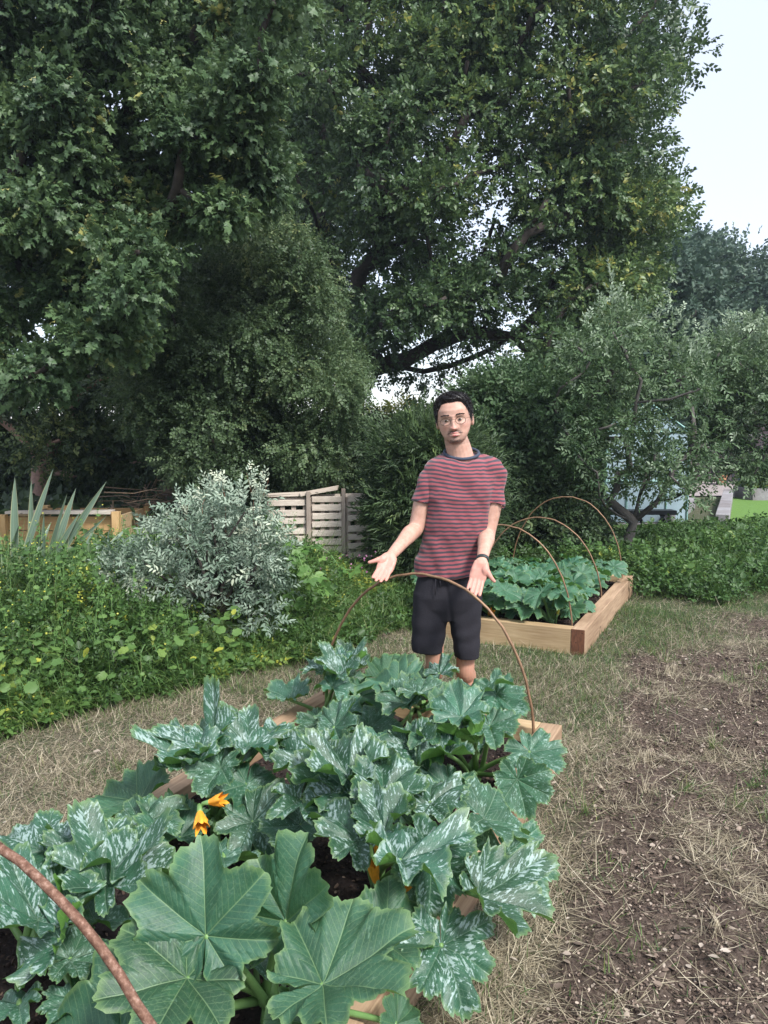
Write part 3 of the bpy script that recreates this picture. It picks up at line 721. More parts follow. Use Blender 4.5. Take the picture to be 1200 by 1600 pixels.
def courgette_mat(name, green, silver, amount, under, vein, rough=.42, back=.0):
    m, n, l, p = mat_new(name)
    uvn = n.new('ShaderNodeUVMap'); sp = n.new('ShaderNodeSeparateXYZ'); l.new(uvn.outputs[0], sp.inputs[0])
    s_, d = sp.outputs[0], sp.outputs[1]; oc = objco(n)
    oi = n.new('ShaderNodeObjectInfo')
    sh = n.new('ShaderNodeVectorMath'); sh.operation = 'ADD'; l.new(oc, sh.inputs[0]); l.new(oi.outputs['Location'], sh.inputs[1])
    # main veins
    mv = math_n(n, l, 'SUBTRACT', 1, math_n(n, l, 'DIVIDE', d, .011), clamp=True)
    # side veins leaving the main vein at an angle
    ph = math_n(n, l, 'MULTIPLY', math_n(n, l, 'SUBTRACT', s_, math_n(n, l, 'MULTIPLY', d, .95)), 11)
    fr = math_n(n, l, 'ABSOLUTE', math_n(n, l, 'SUBTRACT', math_n(n, l, 'FRACT', ph), .5))
    sv = math_n(n, l, 'MULTIPLY', math_n(n, l, 'GREATER_THAN', math_n(n, l, 'ADD', fr, 0), .455), .55)
    vor = n.new('ShaderNodeTexVoronoi'); vor.feature = 'DISTANCE_TO_EDGE'; vor.inputs['Scale'].default_value = 15; l.new(oc, vor.inputs['Vector'])
    net = math_n(n, l, 'MULTIPLY', math_n(n, l, 'LESS_THAN', vor.outputs['Distance'], .035), .22)
    veins = math_n(n, l, 'MAXIMUM', math_n(n, l, 'MAXIMUM', mv, sv), net)
    # silver patches lie in the angles between the veins
    vo2 = n.new('ShaderNodeTexVoronoi'); vo2.inputs['Scale'].default_value = 17; vo2.inputs['Randomness'].default_value = .9
    dist = n.new('ShaderNodeTexNoise'); dist.inputs['Scale'].default_value = 9; dist.inputs['Detail'].default_value = 4; l.new(sh.outputs[0], dist.inputs['Vector'])
    vm = n.new('ShaderNodeVectorMath'); vm.operation = 'MULTIPLY_ADD'; l.new(dist.outputs['Color'], vm.inputs[0]); vm.inputs[1].default_value = (.10, .10, .10); l.new(oc, vm.inputs[2])
    l.new(vm.outputs[0], vo2.inputs['Vector'])
    so3 = n.new('ShaderNodeSeparateXYZ'); l.new(oc, so3.inputs[0])
    cb = n.new('ShaderNodeCombineXYZ'); l.new(math_n(n, l, 'MULTIPLY', ph, 1.15), cb.inputs[0]); l.new(math_n(n, l, 'MULTIPLY', d, 9), cb.inputs[1])
    l.new(math_n(n, l, 'ADD', math_n(n, l, 'MULTIPLY', so3.outputs[0], 5), math_n(n, l, 'MULTIPLY', oi.outputs['Random'], 40)), cb.inputs[2])
    nz = noise_n(n, l, 1.25, 3, cb.outputs[0], .6); nz2 = noise_n(n, l, 26, 3, oc, .6); nz3 = noise_n(n, l, 2.2, 2, sh.outputs[0], .5)
    patch = math_n(n, l, 'ADD', nz, math_n(n, l, 'MULTIPLY', math_n(n, l, 'SUBTRACT', nz2, .5), .28))
    patch = math_n(n, l, 'ADD', patch, math_n(n, l, 'MULTIPLY', math_n(n, l, 'SUBTRACT', nz3, .5), .45))
    patch = math_n(n, l, 'ADD', patch, math_n(n, l, 'MULTIPLY', math_n(n, l, 'SUBTRACT', .25, fr), .16))
    mr = n.new('ShaderNodeMapRange'); mr.inputs['From Min'].default_value = .60-amount; mr.inputs['From Max'].default_value = .68-amount; mr.clamp = True
    l.new(patch, mr.inputs['Value'])
    av = n.new('ShaderNodeAttribute'); av.attribute_name = 'edge'
    g = noise_n(n, l, 3, 4, sh.outputs[0])
    gr = ramp(n, [(.3, tuple(c*.72 for c in green)), (.7, tuple(c*1.25 for c in green))]); l.new(g, gr.inputs[0])
    hs = n.new('ShaderNodeHueSaturation'); l.new(gr.outputs[0], hs.inputs['Color'])
    l.new(math_n(n, l, 'ADD', .80, math_n(n, l, 'MULTIPLY', oi.outputs['Random'], .4)), hs.inputs['Value'])
    l.new(math_n(n, l, 'ADD', .485, math_n(n, l, 'MULTIPLY', oi.outputs['Random'], .03)), hs.inputs['Hue'])
    c = mixc(n, l, math_n(n, l, 'MULTIPLY', mr.outputs[0], .85), hs.outputs[0], silver)
    c = mixc(n, l, math_n(n, l, 'MULTIPLY', veins, .7), c, vein)
    rim = n.new('ShaderNodeMapRange'); rim.inputs['From Min'].default_value = .90; rim.inputs['From Max'].default_value = 1.0; l.new(av.outputs['Fac'], rim.inputs['Value'])
    c = mixc(n, l, math_n(n, l, 'MULTIPLY', rim.outputs[0], .55), c, (.17, .27, .09))
    geo = n.new('ShaderNodeNewGeometry')
    uc = mixc(n, l, veins, under, tuple(min(1, x*1.6) for x in under))
    cc = mixc(n, l, geo.outputs['Backfacing'], c, uc)
    l.new(cc, p.inputs['Base Color']); p.inputs['Roughness'].default_value = rough; p.inputs['Specular IOR Level'].default_value = .5
    h = math_n(n, l, 'ADD', math_n(n, l, 'MULTIPLY', veins, -.6), math_n(n, l, 'MULTIPLY', noise_n(n, l, 40, 4, oc, .6), .5))
    bump(n, l, p, h, .55, .004)
    t = n.new('ShaderNodeBsdfTranslucent'); t.inputs[0].default_value = (*[min(1, x*1.7) for x in under], 1)
    mx = n.new('ShaderNodeMixShader'); mx.inputs[0].default_value = .16
    l.new(p.outputs[0], mx.inputs[1]); l.new(t.outputs[0], mx.inputs[2]); l.new(mx.outputs[0], n['Material Output'].inputs[0])
    return m
UNDER = (.10, .22, .045)
CM = {'S': courgette_mat('silver_mottled_leaf', (.025, .085, .047), (.33, .44, .41), .065, UNDER, (.16, .26, .17)),
      'N': courgette_mat('net_mottled_leaf', (.030, .100, .054), (.25, .38, .32), .02, UNDER, (.26, .37, .26)),
      'P': courgette_mat('plain_green_leaf', (.030, .092, .048), (.10, .19, .12), -.06, (.10, .24, .045), (.19, .30, .14), .5),
      'B': courgette_mat('blue_green_leaf', (.040, .125, .064), (.12, .23, .17), -.06, UNDER, (.22, .34, .22))}
LEAFS = {}
NV = 9; rv = np.random.default_rng(31)
for i in range(NV):
    LEAFS['S', i] = courgette_leaf(200+i, rv.uniform(.52, .72), rv.uniform(.5, .85), rv.uniform(.05, .45), rv.uniform(.35, .6), rv.uniform(.06, .10), asym=.22, gf=rv.uniform(.0, .55))
    LEAFS['N', i] = courgette_leaf(220+i, rv.uniform(.66, .84), rv.uniform(.28, .5), rv.uniform(.05, .4), rv.uniform(.2, .45), rv.uniform(.05, .085), asym=.18, gf=rv.uniform(-.05, .4))
    LEAFS['P', i] = courgette_leaf(240+i, rv.uniform(.66, .80), rv.uniform(.34, .5), rv.uniform(.1, .4), rv.uniform(.2, .4), .065, 70, .13, gf=rv.uniform(.1, .4))
    LEAFS['B', i] = courgette_leaf(260+i, rv.uniform(.68, .82), rv.uniform(.2, .4), rv.uniform(.1, .45), rv.uniform(.15, .35), .06, 60, .14, gf=rv.uniform(.0, .3))
for (k_, i), me in LEAFS.items(): me.materials.append(CM[k_])
STALK = simple('leaf_stalk_green', (.13, .24, .075), .45, .2, 25, bmp=.15)
PETAL = simple('courgette_petal', (.80, .34, .03), .5, .25, 30, bmp=.2)
BUDG = simple('flower_bud', (.42, .40, .06), .5, .3, 30, bmp=.2)
lc = [0]
def add_leaf(root, q0, q1, kind, basept, k=.0, var=None, rs=None, wide=1.0, cap=1.0):
    """leaf with stalk joint q0 and tip q1 (world); k tips the face towards the viewer"""
    rs = rs or rng
    q0 = np.array(q0); q1 = np.array(q1); T = q1-q0; L = np.linalg.norm(T); T /= L; L = min(L, dict(S=.160, N=.168, P=.212, B=.18)[kind]*cap)
    Nn = np.array([0, 0, 1.])+k*np.array([-q0[0]*.3, -1, .25])+rs.normal(0, .26, 3)
    Xx = np.cross(T, Nn); Xx /= np.linalg.norm(Xx); Z = np.cross(Xx, T)
    i = (lc[0]*4) % NV if var is None else var; lc[0] += 1
    o = bpy.data.objects.new('leaf', LEAFS[kind, i]); COL.objects.link(o)
    M = Matrix(((Xx[0]*L*wide, T[0]*L, Z[0]*L, q0[0]), (Xx[1]*L*wide, T[1]*L, Z[1]*L, q0[1]), (Xx[2]*L*wide, T[2]*L, Z[2]*L, q0[2]), (0, 0, 0, 1)))
    o.parent = root; o.matrix_basis = Matrix.Translation(-Vector(root.location)) @ M
    b = np.array(basept); c1 = b*.6+q0*.4; c1[2] = b[2]+(q0[2]-b[2])*.55; c1 = c1+rs.normal(0, .012, 3)
    pts = [b*(1-t)**2+2*c1*t*(1-t)+q0*t*t for t in np.linspace(0, 1, 7)]
    mb = MB(); r0 = .008+.010*L
    mb.tube(pts+[q0+T*L*.03-Z*.003], list(np.linspace(r0*1.25, r0*.72, 7))+[r0*.4], 8)
    mb.build('leaf_stalk', STALK, root, smooth=True)
def flower(root, q, d, s=1.0, openn=.5, seed=0, bud=False):
    r = np.random.default_rng(seed); mb = MB(); d = np.array(d, float); d /= np.linalg.norm(d); q = np.array(q, float)
    a = np.cross(d, (0.3, .2, 1.)); a /= np.linalg.norm(a); b = np.cross(d, a); n_ = 20; rings = []
    for i, t in enumerate(np.linspace(0, 1, 9)):
        rr = s*(.007+.012*math.sin(math.pi*min(t*1.1, 1)*.5)+openn*.022*t**3); ring = []
        for k in range(n_):
            g = 2*math.pi*k/n_; pet = 1+.28*math.cos(5*g)*t+r.normal(0, .03)
            ring.append(q+d*s*(.075*t+.012*math.cos(5*g)*t**3)+(math.cos(g)*a+math.sin(g)*b)*rr*pet+r.normal(0, .0008*s, 3))
        rings.append(ring)
    if bud:
        rings = [[q+d*s*.08*t+(v-(q+d*s*.075*t))*(1.1-t)*1.1 for v in ring] for t, ring in zip(np.linspace(0, 1, 9), rings)]
    mb.loft(rings, cap=False); f = mb.build('flower', BUDG if bud else PETAL, root, smooth=True)
    st = MB(); st.tube([q-d*s*.06-np.array([0, 0, .05]), q-d*s*.02, q+d*s*.012], [.006*s, .008*s, .011*s], 8); st.build('flower_stalk', STALK, f, smooth=True)
def crown_stem(root, base, s=1.0):
    mb = MB(); b = np.array(base)
    mb.tube([b-np.array([0, 0, .06]), b+np.array([.01, -.01, .02]), b+np.array([.0, .01, .07])*s, b+np.array([.01, .0, .11])*s], [.028*s, .026*s, .022*s, .006], 10)
    mb.build('stem', STALK, root, smooth=True)
# --- the near bed: every leaf where it stands, (plant, kind, joint px py z, tip px py z, k)
PL = {'A': (338, 1290), 'B': (588, 1398), 'C': (738, 1222), 'D': (512, 1128), 'E': (55, 1500), 'F': (420, 1585), 'G': (655, 1118), 'H': (500, 1210)}
LB = {'A': 'courgette plant with two wilted orange flowers by the left sleeper of the near bed',
      'B': 'courgette plant with yellow buds and an open flower amid the near bed',
      'C': 'courgette plant spilling over the right sleeper at the far right corner of the near bed',
      'D': 'courgette plant at the far left corner of the near bed by the tall hoop',
      'E': 'mottled courgette plant in the bottom left corner behind the thick rusty hoop',
      'F': 'courgette plant with large plain green unspotted leaves nearest the viewer',
      'G': 'courgette plant right in front of the legs of the person in the near bed',
      'H': 'courgette plant with very silvery leaves between the flowering plants of the near bed'}
LV = [
 ('F','P',(322,1462,.40),(318,1302,.60),1.0),('F','P',(447,1440,.40),(474,1292,.60),1.0),('F','P',(505,1540,.40),(668,1478,.44),-.1),
 ('F','P',(292,1530,.34),(140,1570,.36),.45),('F','P',(190,1620,.24),(70,1580,.24),.4),('F','P',(600,1470,.30),(672,1430,.30),.5),
 ('F','P',(620,1600,.2),(650,1570,.2),.4),('F','N',(400,1500,.22),(330,1530,.2),.3),
 ('F','P',(480,1600,.34),(420,1660,.30),.3),
 ('B','S',(690,1478,.28),(742,1622,.16),.6),('B','S',(748,1400,.36),(872,1492,.22),.5),('B','N',(790,1335,.28),(842,1440,.12),.7),
 ('B','N',(755,1280,.42),(830,1300,.34),.5),('B','S',(672,1330,.42),(672,1450,.28),.5),('B','S',(560,1315,.40),(500,1262,.44),.6),
 ('B','S',(600,1300,.44),(640,1250,.50),.5),('B','S',(625,1345,.46),(720,1350,.42),.4),('B','S',(575,1290,.34),(575,1230,.4),.6),
 ('C','S',(672,1255,.46),(760,1200,.52),.6),('C','N',(808,1218,.28),(822,1290,.14),.8),('C','N',(828,1175,.34),(915,1245,.24),.5),
 ('C','N',(765,1135,.46),(785,1218,.40),.7),('C','N',(775,1085,.48),(850,1165,.34),.15),
 ('C','N',(720,1120,.52),(700,1060,.58),.3),('C','N',(745,1085,.5),(790,1055,.52),.1),('C','P',(700,1170,.4),(655,1205,.34),.3),('C','S',(745,1160,.42),(700,1180,.36),.5),
 ('G','N',(668,1150,.44),(580,1128,.44),.8),('G','N',(640,1100,.44),(585,1075,.44),.5),('G','N',(690,1100,.44),(745,1085,.44),.1),
 ('G','N',(655,1085,.50),(720,1095,.50),.5),('G','P',(620,1075,.46),(560,1055,.46),.3),('G','P',(700,1110,.50),(760,1125,.46),.3),('G','S',(640,1165,.42),(660,1220,.36),.5),('G','N',(660,1085,.46),(625,1070,.46),.2),('G','N',(745,1095,.44),(770,1075,.44),.2),
 ('D','S',(505,1045,.44),(445,1010,.46),.5),('D','S',(545,1050,.42),(600,1012,.48),.4),('D','P',(600,1060,.40),(660,1042,.44),.2),
 ('D','N',(535,1118,.30),(470,1085,.30),.7),('D','N',(455,1095,.24),(388,1078,.22),.9),('D','N',(500,1130,.22),(470,1155,.16),.5),
 ('D','N',(520,1075,.38),(560,1085,.36),.6),('D','P',(560,1090,.32),(610,1110,.26),.3),('D','S',(530,1055,.44),(560,1010,.5),.3),('D','N',(560,1130,.22),(610,1150,.18),.5),
 ('A','S',(302,1190,.42),(200,1112,.46),.7),('A','S',(298,1195,.40),(178,1185,.36),.5),('A','S',(388,1165,.42),(375,1098,.48),.6),
 ('A','N',(345,1200,.40),(320,1245,.34),.6),('A','P',(215,1255,.22),(130,1238,.18),.5),('A','N',(222,1290,.24),(290,1258,.28),.9),
 ('A','N',(385,1225,.30),(375,1320,.20),.6),('A','S',(330,1170,.44),(290,1118,.48),.5),('A','S',(410,1165,.4),(450,1105,.44),.5),('A','N',(280,1310,.2),(215,1285,.22),.6),
 ('H','S',(545,1240,.44),(385,1262,.38),.6),('H','S',(530,1220,.44),(400,1215,.42),.6),('H','S',(490,1190,.40),(400,1165,.40),.6),('H','S',(600,1240,.48),(590,1165,.56),.6),
 ('H','S',(545,1215,.50),(500,1150,.54),.5),('H','S',(470,1250,.40),(480,1310,.34),.5),('H','N',(610,1250,.42),(660,1290,.34),.4),
 ('A','N',(395,1285,.24),(445,1340,.20),.8),('H','N',(470,1290,.26),(440,1350,.20),.8),('D','N',(575,1140,.28),(640,1150,.26),.8),('G','N',(600,1170,.32),(560,1215,.28),.8),('C','N',(705,1235,.28),(680,1290,.22),.8),('A','N',(350,1340,.2),(400,1370,.18),.6),('C','S',(700,1180,.40),(640,1200,.40),.8),('B','N',(640,1370,.28),(690,1400,.24),.5),
 ('E','S',(165,1385,.40),(225,1300,.46),.7),('E','S',(70,1330,.44),(-20,1300,.44),.5),('E','S',(60,1440,.38),(10,1370,.44),.6),
 ('E','S',(95,1470,.36),(20,1530,.26),.5),('E','N',(110,1500,.26),(180,1480,.24),.6),('E','S',(175,1350,.42),(265,1372,.34),.5),('E','S',(120,1340,.44),(95,1290,.48),.4),
 ('E','N',(150,1440,.26),(205,1440,.2),.5),('E','N',(30,1570,.22),(-40,1600,.2),.4),('E','N',(120,1560,.2),(160,1600,.2),.4),
]
r8 = np.random.default_rng(301)
roots = {}
for kk, (px, py) in PL.items():
    b = at_z(px, py, .11); roots[kk] = (empty('courgette_plant', tuple(b), LB[kk], 'courgette plant', 'courgette plants in the raised beds'), b)
    crown_stem(roots[kk][0], b)
for (pl, kd, a, b, k) in LV:
    root, base = roots[pl]
    if kd != 'P': k *= .35
    add_leaf(root, at_z(*a), at_z(*b), kd, base+np.array([0, 0, .03])+r8.normal(0, .012, 3)*np.array([1, 1, 0]), k, rs=r8, cap=.84 if pl in 'CGD' else 1.0)
flower(roots['A'][0], at_z(312, 1266, .34), (.3, -1, -.35), 1.0, .2, 1); flower(roots['A'][0], at_z(324, 1254, .36), (.8, -.3, .3), .85, .2, 2)
flower(roots['B'][0], at_z(603, 1384, .32), (.7, -.9, .1), .85, .75, 3); flower(roots['B'][0], at_z(588, 1384, .30), (-.15, .1, 1), .8, .0, 4)
flower(roots['B'][0], at_z(590, 1340, .36), (.05, .1, 1), .8, 0, 5); flower(roots['C'][0], at_z(722, 1137, .40), (.0, -.1, 1), .8, .1, 6)
# small inner leaves and low old ones, to close the clumps
for kk, (root, base) in roots.items():
    for i in range(2):
        a = r8.uniform(.2, 2.9); rr = r8.uniform(.06, .16); z0 = r8.uniform(.22, .34)
        q0 = base+np.array([math.cos(a)*rr, math.sin(a)*rr, z0-.11]); L = r8.uniform(.09, .15); q1 = q0+np.array([math.cos(a)*L, math.sin(a)*L, r8.uniform(-.02, .08)])
        add_leaf(root, q0, q1, 'P' if kk == 'F' else ('S' if r8.random() < .5 else 'N'), base, .3, rs=r8)
# --- the far bed
spots = [(5.85, -1.38), (5.80, -1.82), (5.9, -2.15), (6.45, -1.45), (6.4, -1.95), (7.0, -1.4), (7.0, -1.95), (7.5, -1.68), (7.4, -1.30), (7.45, -2.08), (6.1, -1.32)]
labs = ['courgette plant with a pale bud at the front right of the far bed', 'courgette plant with broad blue green leaves, front middle of the far bed', 'courgette plant at the front left of the far bed behind the hip of the person',
        'second courgette plant from the front along the right sleeper of far bed', 'courgette plant in the centre left of the far bed', 'courgette plant beside the foot of the middle hoop, far bed',
        'courgette plant at the back left of the far bed', 'small courgette plant at the middle of the back end of the far bed',
        'courgette plant in the back right corner of the far bed', 'courgette plant in the back left corner of the far bed', 'low courgette plant against the right sleeper of far bed, just behind the front hoop']
r9 = np.random.default_rng(302)
for i, ((u, v), lb) in enumerate(zip(spots, labs)):
    b = uv(u, v, .11); root = empty('courgette_plant', tuple(b), lb, 'courgette plant', 'courgette plants in the raised beds'); crown_stem(root, b, .9)
    nl = 13 if i < 7 else 9; sc = .92 if i < 7 else .72
    for j in range(nl):
        a = 2.399*j+r9.uniform(-.3, .3); rr = (.10+.20*(j/nl)**.5*r9.uniform(.7, 1.2))*sc; z0 = r9.uniform(.12, .30)*sc
        if math.cos(a-math.atan2(-VD[1], -VD[0]+1e-9)) < -.2 and v > -1.5: rr *= .75
        q0 = b+np.array([math.cos(a)*rr, math.sin(a)*rr, z0]); L = r9.uniform(.14, .21)*sc
        q1 = q0+np.array([math.cos(a)*L, math.sin(a)*L, r9.uniform(-.10, .03)])
        add_leaf(root, q0, q1, 'B', b, .35, rs=r9)
    if i == 0: flower(root, b+np.array([.03, -.10, .08]), (.2, -.2, 1), .9, 0, 11, bud=True)
    if i == 1: flower(root, b+np.array([-.06, -.12, .05]), (.2, -.7, .5), .9, .5, 12)
# ================================================================ THE PERSON
MY = 4.06                                         # distance of the body from the camera
def W(px, py, Y=MY): return at(px, py, Y)
man_base = np.array([W(700, 900)[0], MY, 0])
man = empty('person', tuple(man_base), 'man in striped red and navy t-shirt and black shorts holding out both open palms', 'person')
body = MB()
def limb(pts, rx, ry=None, n=20, face=(0, -1, 0)):
    """tapered tube with elliptical sections; rx across, ry towards face; rounded ends"""
    pts = [np.array(p, float) for p in pts]; ry = ry or rx; rings = []
    m_ = len(pts); f = np.array(face, float)
    T = [pts[min(i+1, m_-1)]-pts[max(i-1, 0)] for i in range(m_)]
    T = [t/np.linalg.norm(t) for t in T]
    seq = []
    r0, r1_ = min(rx[0], ry[0]), min(rx[-1], ry[-1])
    for a in (1.0, .92, .7, .38): seq.append((pts[0]-T[0]*r0*a, T[0], math.sqrt(max(0, 1-a*a))*.98+.02, 0))
    # smooth the poly-line by subdividing with Catmull-Rom
    for i in range(m_-1):
        p0, p1, p2, p3 = pts[max(i-1, 0)], pts[i], pts[i+1], pts[min(i+2, m_-1)]
        for t in np.linspace(0, 1, 7, endpoint=False):
            q = .5*((2*p1)+(-p0+p2)*t+(2*p0-5*p1+4*p2-p3)*t*t+(-p0+3*p1-3*p2+p3)*t**3)
            seq.append((q, None, 1, i+t))
    seq.append((pts[-1], T[-1], 1, m_-1))
    for a in (.38, .7, .92, 1.0): seq.append((pts[-1]+T[-1]*r1_*a, T[-1], math.sqrt(max(0, 1-a*a))*.98+.02, m_-1))
    ks = np.arange(m_)
    def sm(arr, s):
        i = min(int(s), m_-2); t = s-i; t = t*t*(3-2*t)*.5+t*.5; return arr[i]*(1-t)+arr[i+1]*t
    C_ = [q[0] for q in seq]
    for j, (q, t, sc, s) in enumerate(seq):
        if t is None: t = C_[j+1]-C_[j-1]; t = t/np.linalg.norm(t)
        a = np.cross(t, f); a /= np.linalg.norm(a); b = np.cross(a, t)
        A_, B_ = sm(rx, s)*sc, sm(ry, s)*sc
        rings.append([q+A_*math.cos(g)*a+B_*math.sin(g)*b for g in np.linspace(0, 2*math.pi, n, endpoint=False)])
    return rings
# joints
hipc = W(697, 905); chest = W(722, 775); neckb = W(720, 718)
shR = W(675, 735, MY+.01); shL = W(779, 734, MY+.01)
elR = W(651, 822, MY-.02); elL = W(762, 831, MY-.04)
wrR = W(611, 868, MY-.27); wrL = W(753, 876, MY-.31)
tpR = W(588, 917, MY-.40); tpL = W(736, 940, MY-.375)
kneeR = W(679, 1033, MY-.02); kneeL = W(727, 1035, MY-.0)
ankR = np.array([kneeR[0]-.03, MY+.03, .09]); ankL = np.array([kneeL[0]+.03, MY+.02, .09])
hpR = W(672, 920, MY+.01); hpL = W(722, 920, MY+.01)
# torso under the shirt, neck
body.loft(limb([hipc+[0, 0, -.06], hipc+[0, 0, .06], (hipc+chest)/2, chest, chest+[0, .01, .10], neckb+[0, .03, -.07]], [.14, .145, .135, .150, .12, .05], [.09, .095, .09, .095, .07, .045]))
body.loft(limb([neckb+[.002, .03, -.05], neckb+[.002, .03, -.02], neckb+[-.002, .03, .03], W(712, 685, MY+.02)], [.098, .084, .068, .062], [.070, .066, .062, .060]))
for s, sh in ((-1, shR), (1, shL)):
    body.loft(limb([neckb+[s*.03, .03, -.03], (neckb+sh)/2+[0, .02, -.022], sh+[-s*.022, .01, -.05]], [.030, .028, .034]))
# arms
body.loft(limb([shR+[.010, 0.01, -.06], shR*.5+elR*.5+[-.005, 0, 0], elR, elR*.72+wrR*.28, elR*.35+wrR*.65, wrR], [.038, .046, .042, .044, .033, .0265], [.038, .046, .040, .040, .029, .020], face=(.3, -.6, .6)))
body.loft(limb([shL+[-.010, 0.01, -.06], shL*.5+elL*.5+[.005, 0, 0], elL, elL*.72+wrL*.28, elL*.35+wrL*.65, wrL], [.038, .046, .042, .044, .033, .0265], [.038, .046, .040, .040, .029, .020], face=(-.2, -.6, .6)))
# legs
for hp, kn, an, s in ((hpR, kneeR, ankR, -1), (hpL, kneeL, ankL, 1)):
    body.loft(limb([hp, (hp+kn)/2, kn+[0, 0, .03], kn+[0, .0, -.05], kn*.65+an*.35+[0, .03, 0], kn*.3+an*.7+[0, .012, 0], an], [.080, .062, .050, .050, .054, .040, .036], [.085, .07, .055, .055, .060, .045, .04]))
    body.loft(limb([an+[0, .03, -.03], an+[s*.008, -.06, -.04], an+[s*.012, -.15, -.055]], [.035, .042, .038], [.04, .035, .024], face=(0, 0, 1)))
# hands
def hand(wr, tip, thumb_dir):
    y = tip-wr; L = np.linalg.norm(y); y /= L; z = np.array([0, -1, .55]); z -= y*z.dot(y); z /= np.linalg.norm(z)
    x = np.cross(y, z); x *= np.sign(x.dot(thumb_dir)); sc = .192/.19
    def q(a, b, c=0): return wr+(x*a+y*b+z*c)*sc
    # palm: heel, middle, knuckles; slightly cupped
    rows = [(-.004, .027, .019), (.018, .034, .020), (.04, .040, .019), (.065, .043, .016), (.088, .042, .0135), (.102, .038, .010)]
    rings = []
    for (b, hw, th) in rows:
        ring = []
        for g in np.linspace(0, 2*math.pi, 28, endpoint=False):
            cs, sn = math.cos(g), math.sin(g)
            a = hw*math.copysign(abs(cs)**.75, cs); c_ = th*math.copysign(abs(sn)**.8, sn)
            hollow = -.006*math.exp(-(a/.018)**2)*(sn > 0)*(b > .03)
            ring.append(q(a+.001, b, c_+hollow))
        rings.append(ring)
    body.loft(rings)
    body.loft(limb([q(.020, .012, .006), q(.028, .042, .012), q(.030, .062, .008)], [.016, .019, .013], [.014, .014, .010], face=z))    # ball of the thumb
    body.loft(limb([q(-.024, .015, .004), q(-.028, .05, .006), q(-.028, .075, .003)], [.012, .013, .010], [.012, .011, .008], face=z))    # outer edge of the palm
    for a0, fan, Ls, r in ((.0292, .035, (.042, .026, .020), .0099), (.0098, .008, (.046, .029, .021), .0101), (-.0098, -.025, (.043, .027, .020), .0096), (-.0282, -.07, (.034, .021, .018), .0085)):
        p = np.array([a0*.96, .088-.006*abs(a0)/.03, 0.]); P_ = [p.copy(), p+np.array([math.sin(fan), math.cos(fan), 0])*.012]; p = P_[-1].copy(); cur = .10
        for l_ in Ls:
            cur += .13; d = np.array([math.sin(fan)*math.cos(cur), math.cos(fan)*math.cos(cur), math.sin(cur)]); p = p+d*l_*.94; P_.append(p.copy())
        body.loft(limb([q(*v) for v in P_], [r*1.05, r*1.05, r, r*.92, r*.74], [r, r*.98, r*.92, r*.84, r*.62], n=14, face=z))
    body.loft(limb([q(.024, .030, .008), q(.044, .052, .010), q(.066, .072, .006), q(.084, .083, .0)], [.016, .0135, .0105, .0082], [.014, .012, .0095, .0068], n=14, face=z))
hand(wrR, tpR, np.array([-1, 0, 0])); hand(wrL, tpL, np.array([1, 0, 0]))
# --- head, in its own frame: x to his left, y backwards, z up, origin between the eyes' level and ears
def lerp(t, xs, ys): return np.interp(t, xs, ys)
HZ = [-.122, -.116, -.105, -.09, -.07, -.05, -.02, 0, .02, .05, .08, .102, .114, .120]
HW = [.013, .029, .041, .051, .061, .068, .075, .0775, .0785, .080, .073, .056, .037, .009]
HF = [.070, .081, .087, .088, .086, .0855, .085, .084, .087, .086, .074, .050, .030, .004]
HB = [-.045, -.030, -.012, .008, .032, .055, .082, .092, .097, .098, .088, .066, .045, .010]
def headpt(g, z):
    wv, f, b = lerp(z, HZ, HW), lerp(z, HZ, HF), lerp(z, HZ, HB)
    cy, hy = (b-f)/2, (b+f)/2
    cs, sn = np.cos(g), np.sin(g)                 # g=0 faces forward (-y)
    x = wv*np.sign(sn)*np.abs(sn)**.92; y = cy-hy*cs*(1 if np.isscalar(cs) else 1)
    fr = max(0.0, cs)
    G = lambda x0, z0, sx, sz: math.exp(-((x-x0)/sx)**2-((z-z0)/sz)**2)
    d = 0
    # nose
    if -.058 < z < .022:
        t = (0.018-z)/.062; pr = .004+.021*min(1, max(0, t))**1.15
        if z < -.044: pr *= max(0, 1-((-.044-z)/.012)**1.5)
        sx = .0075+.006*min(1, max(0, t))
        d += pr*math.exp(-(x/sx)**2)
        d += .008*(G(.0135, -.040, .006, .008)+G(-.0135, -.040, .006, .008))
    d -= .0115*(G(.031, 0.001, .016, .0125)+G(-.031, 0.001, .016, .0125))
    d += .0055*(G(.031, 0.001, .011, .0065)+G(-.031, 0.001, .011, .0065))
    d += .004*(G(.030, .021, .020, .006)+G(-.030, .021, .020, .006))
    d += .005*(G(.046, -.028, .016, .016)+G(-.046, -.028, .016, .016))
    d += .005*G(0, -.070, .026, .016)
    d += .005*G(0, -.0655, .020, .0042)+.0095*G(0.001, -.0785, .0165, .0052)-.0055*G(0, -.0718, .024, .0022)
    d -= .004*G(0, -.089, .018, .005)
    d += .006*G(0, -.106, .018, .010)
    y -= d*min(1, fr*1.6)
    return np.array([x, y, z])
yaw, roll, pit = rad(-9), rad(-7), rad(4)
RH = np.array(Matrix.Rotation(yaw, 3, 'Z') @ Matrix.Rotation(roll, 3, 'Y') @ Matrix.Rotation(pit, 3, 'X'))
HC = W(712, 654.5, MY-.06) + np.array([0, .085, .0])
HS = 1.07
HV = np.array([1.165, 1.10, 1.005])
def hw_(p): return HC+RH@(np.array(p)*HV)
zs = np.concatenate([np.linspace(-.122, .1, 112), np.linspace(.1025, .120, 14)])
rings = []
for z in zs: rings.append([hw_(headpt(g, z)) for g in np.linspace(0, 2*math.pi, 120, endpoint=False)])
body.loft(rings)
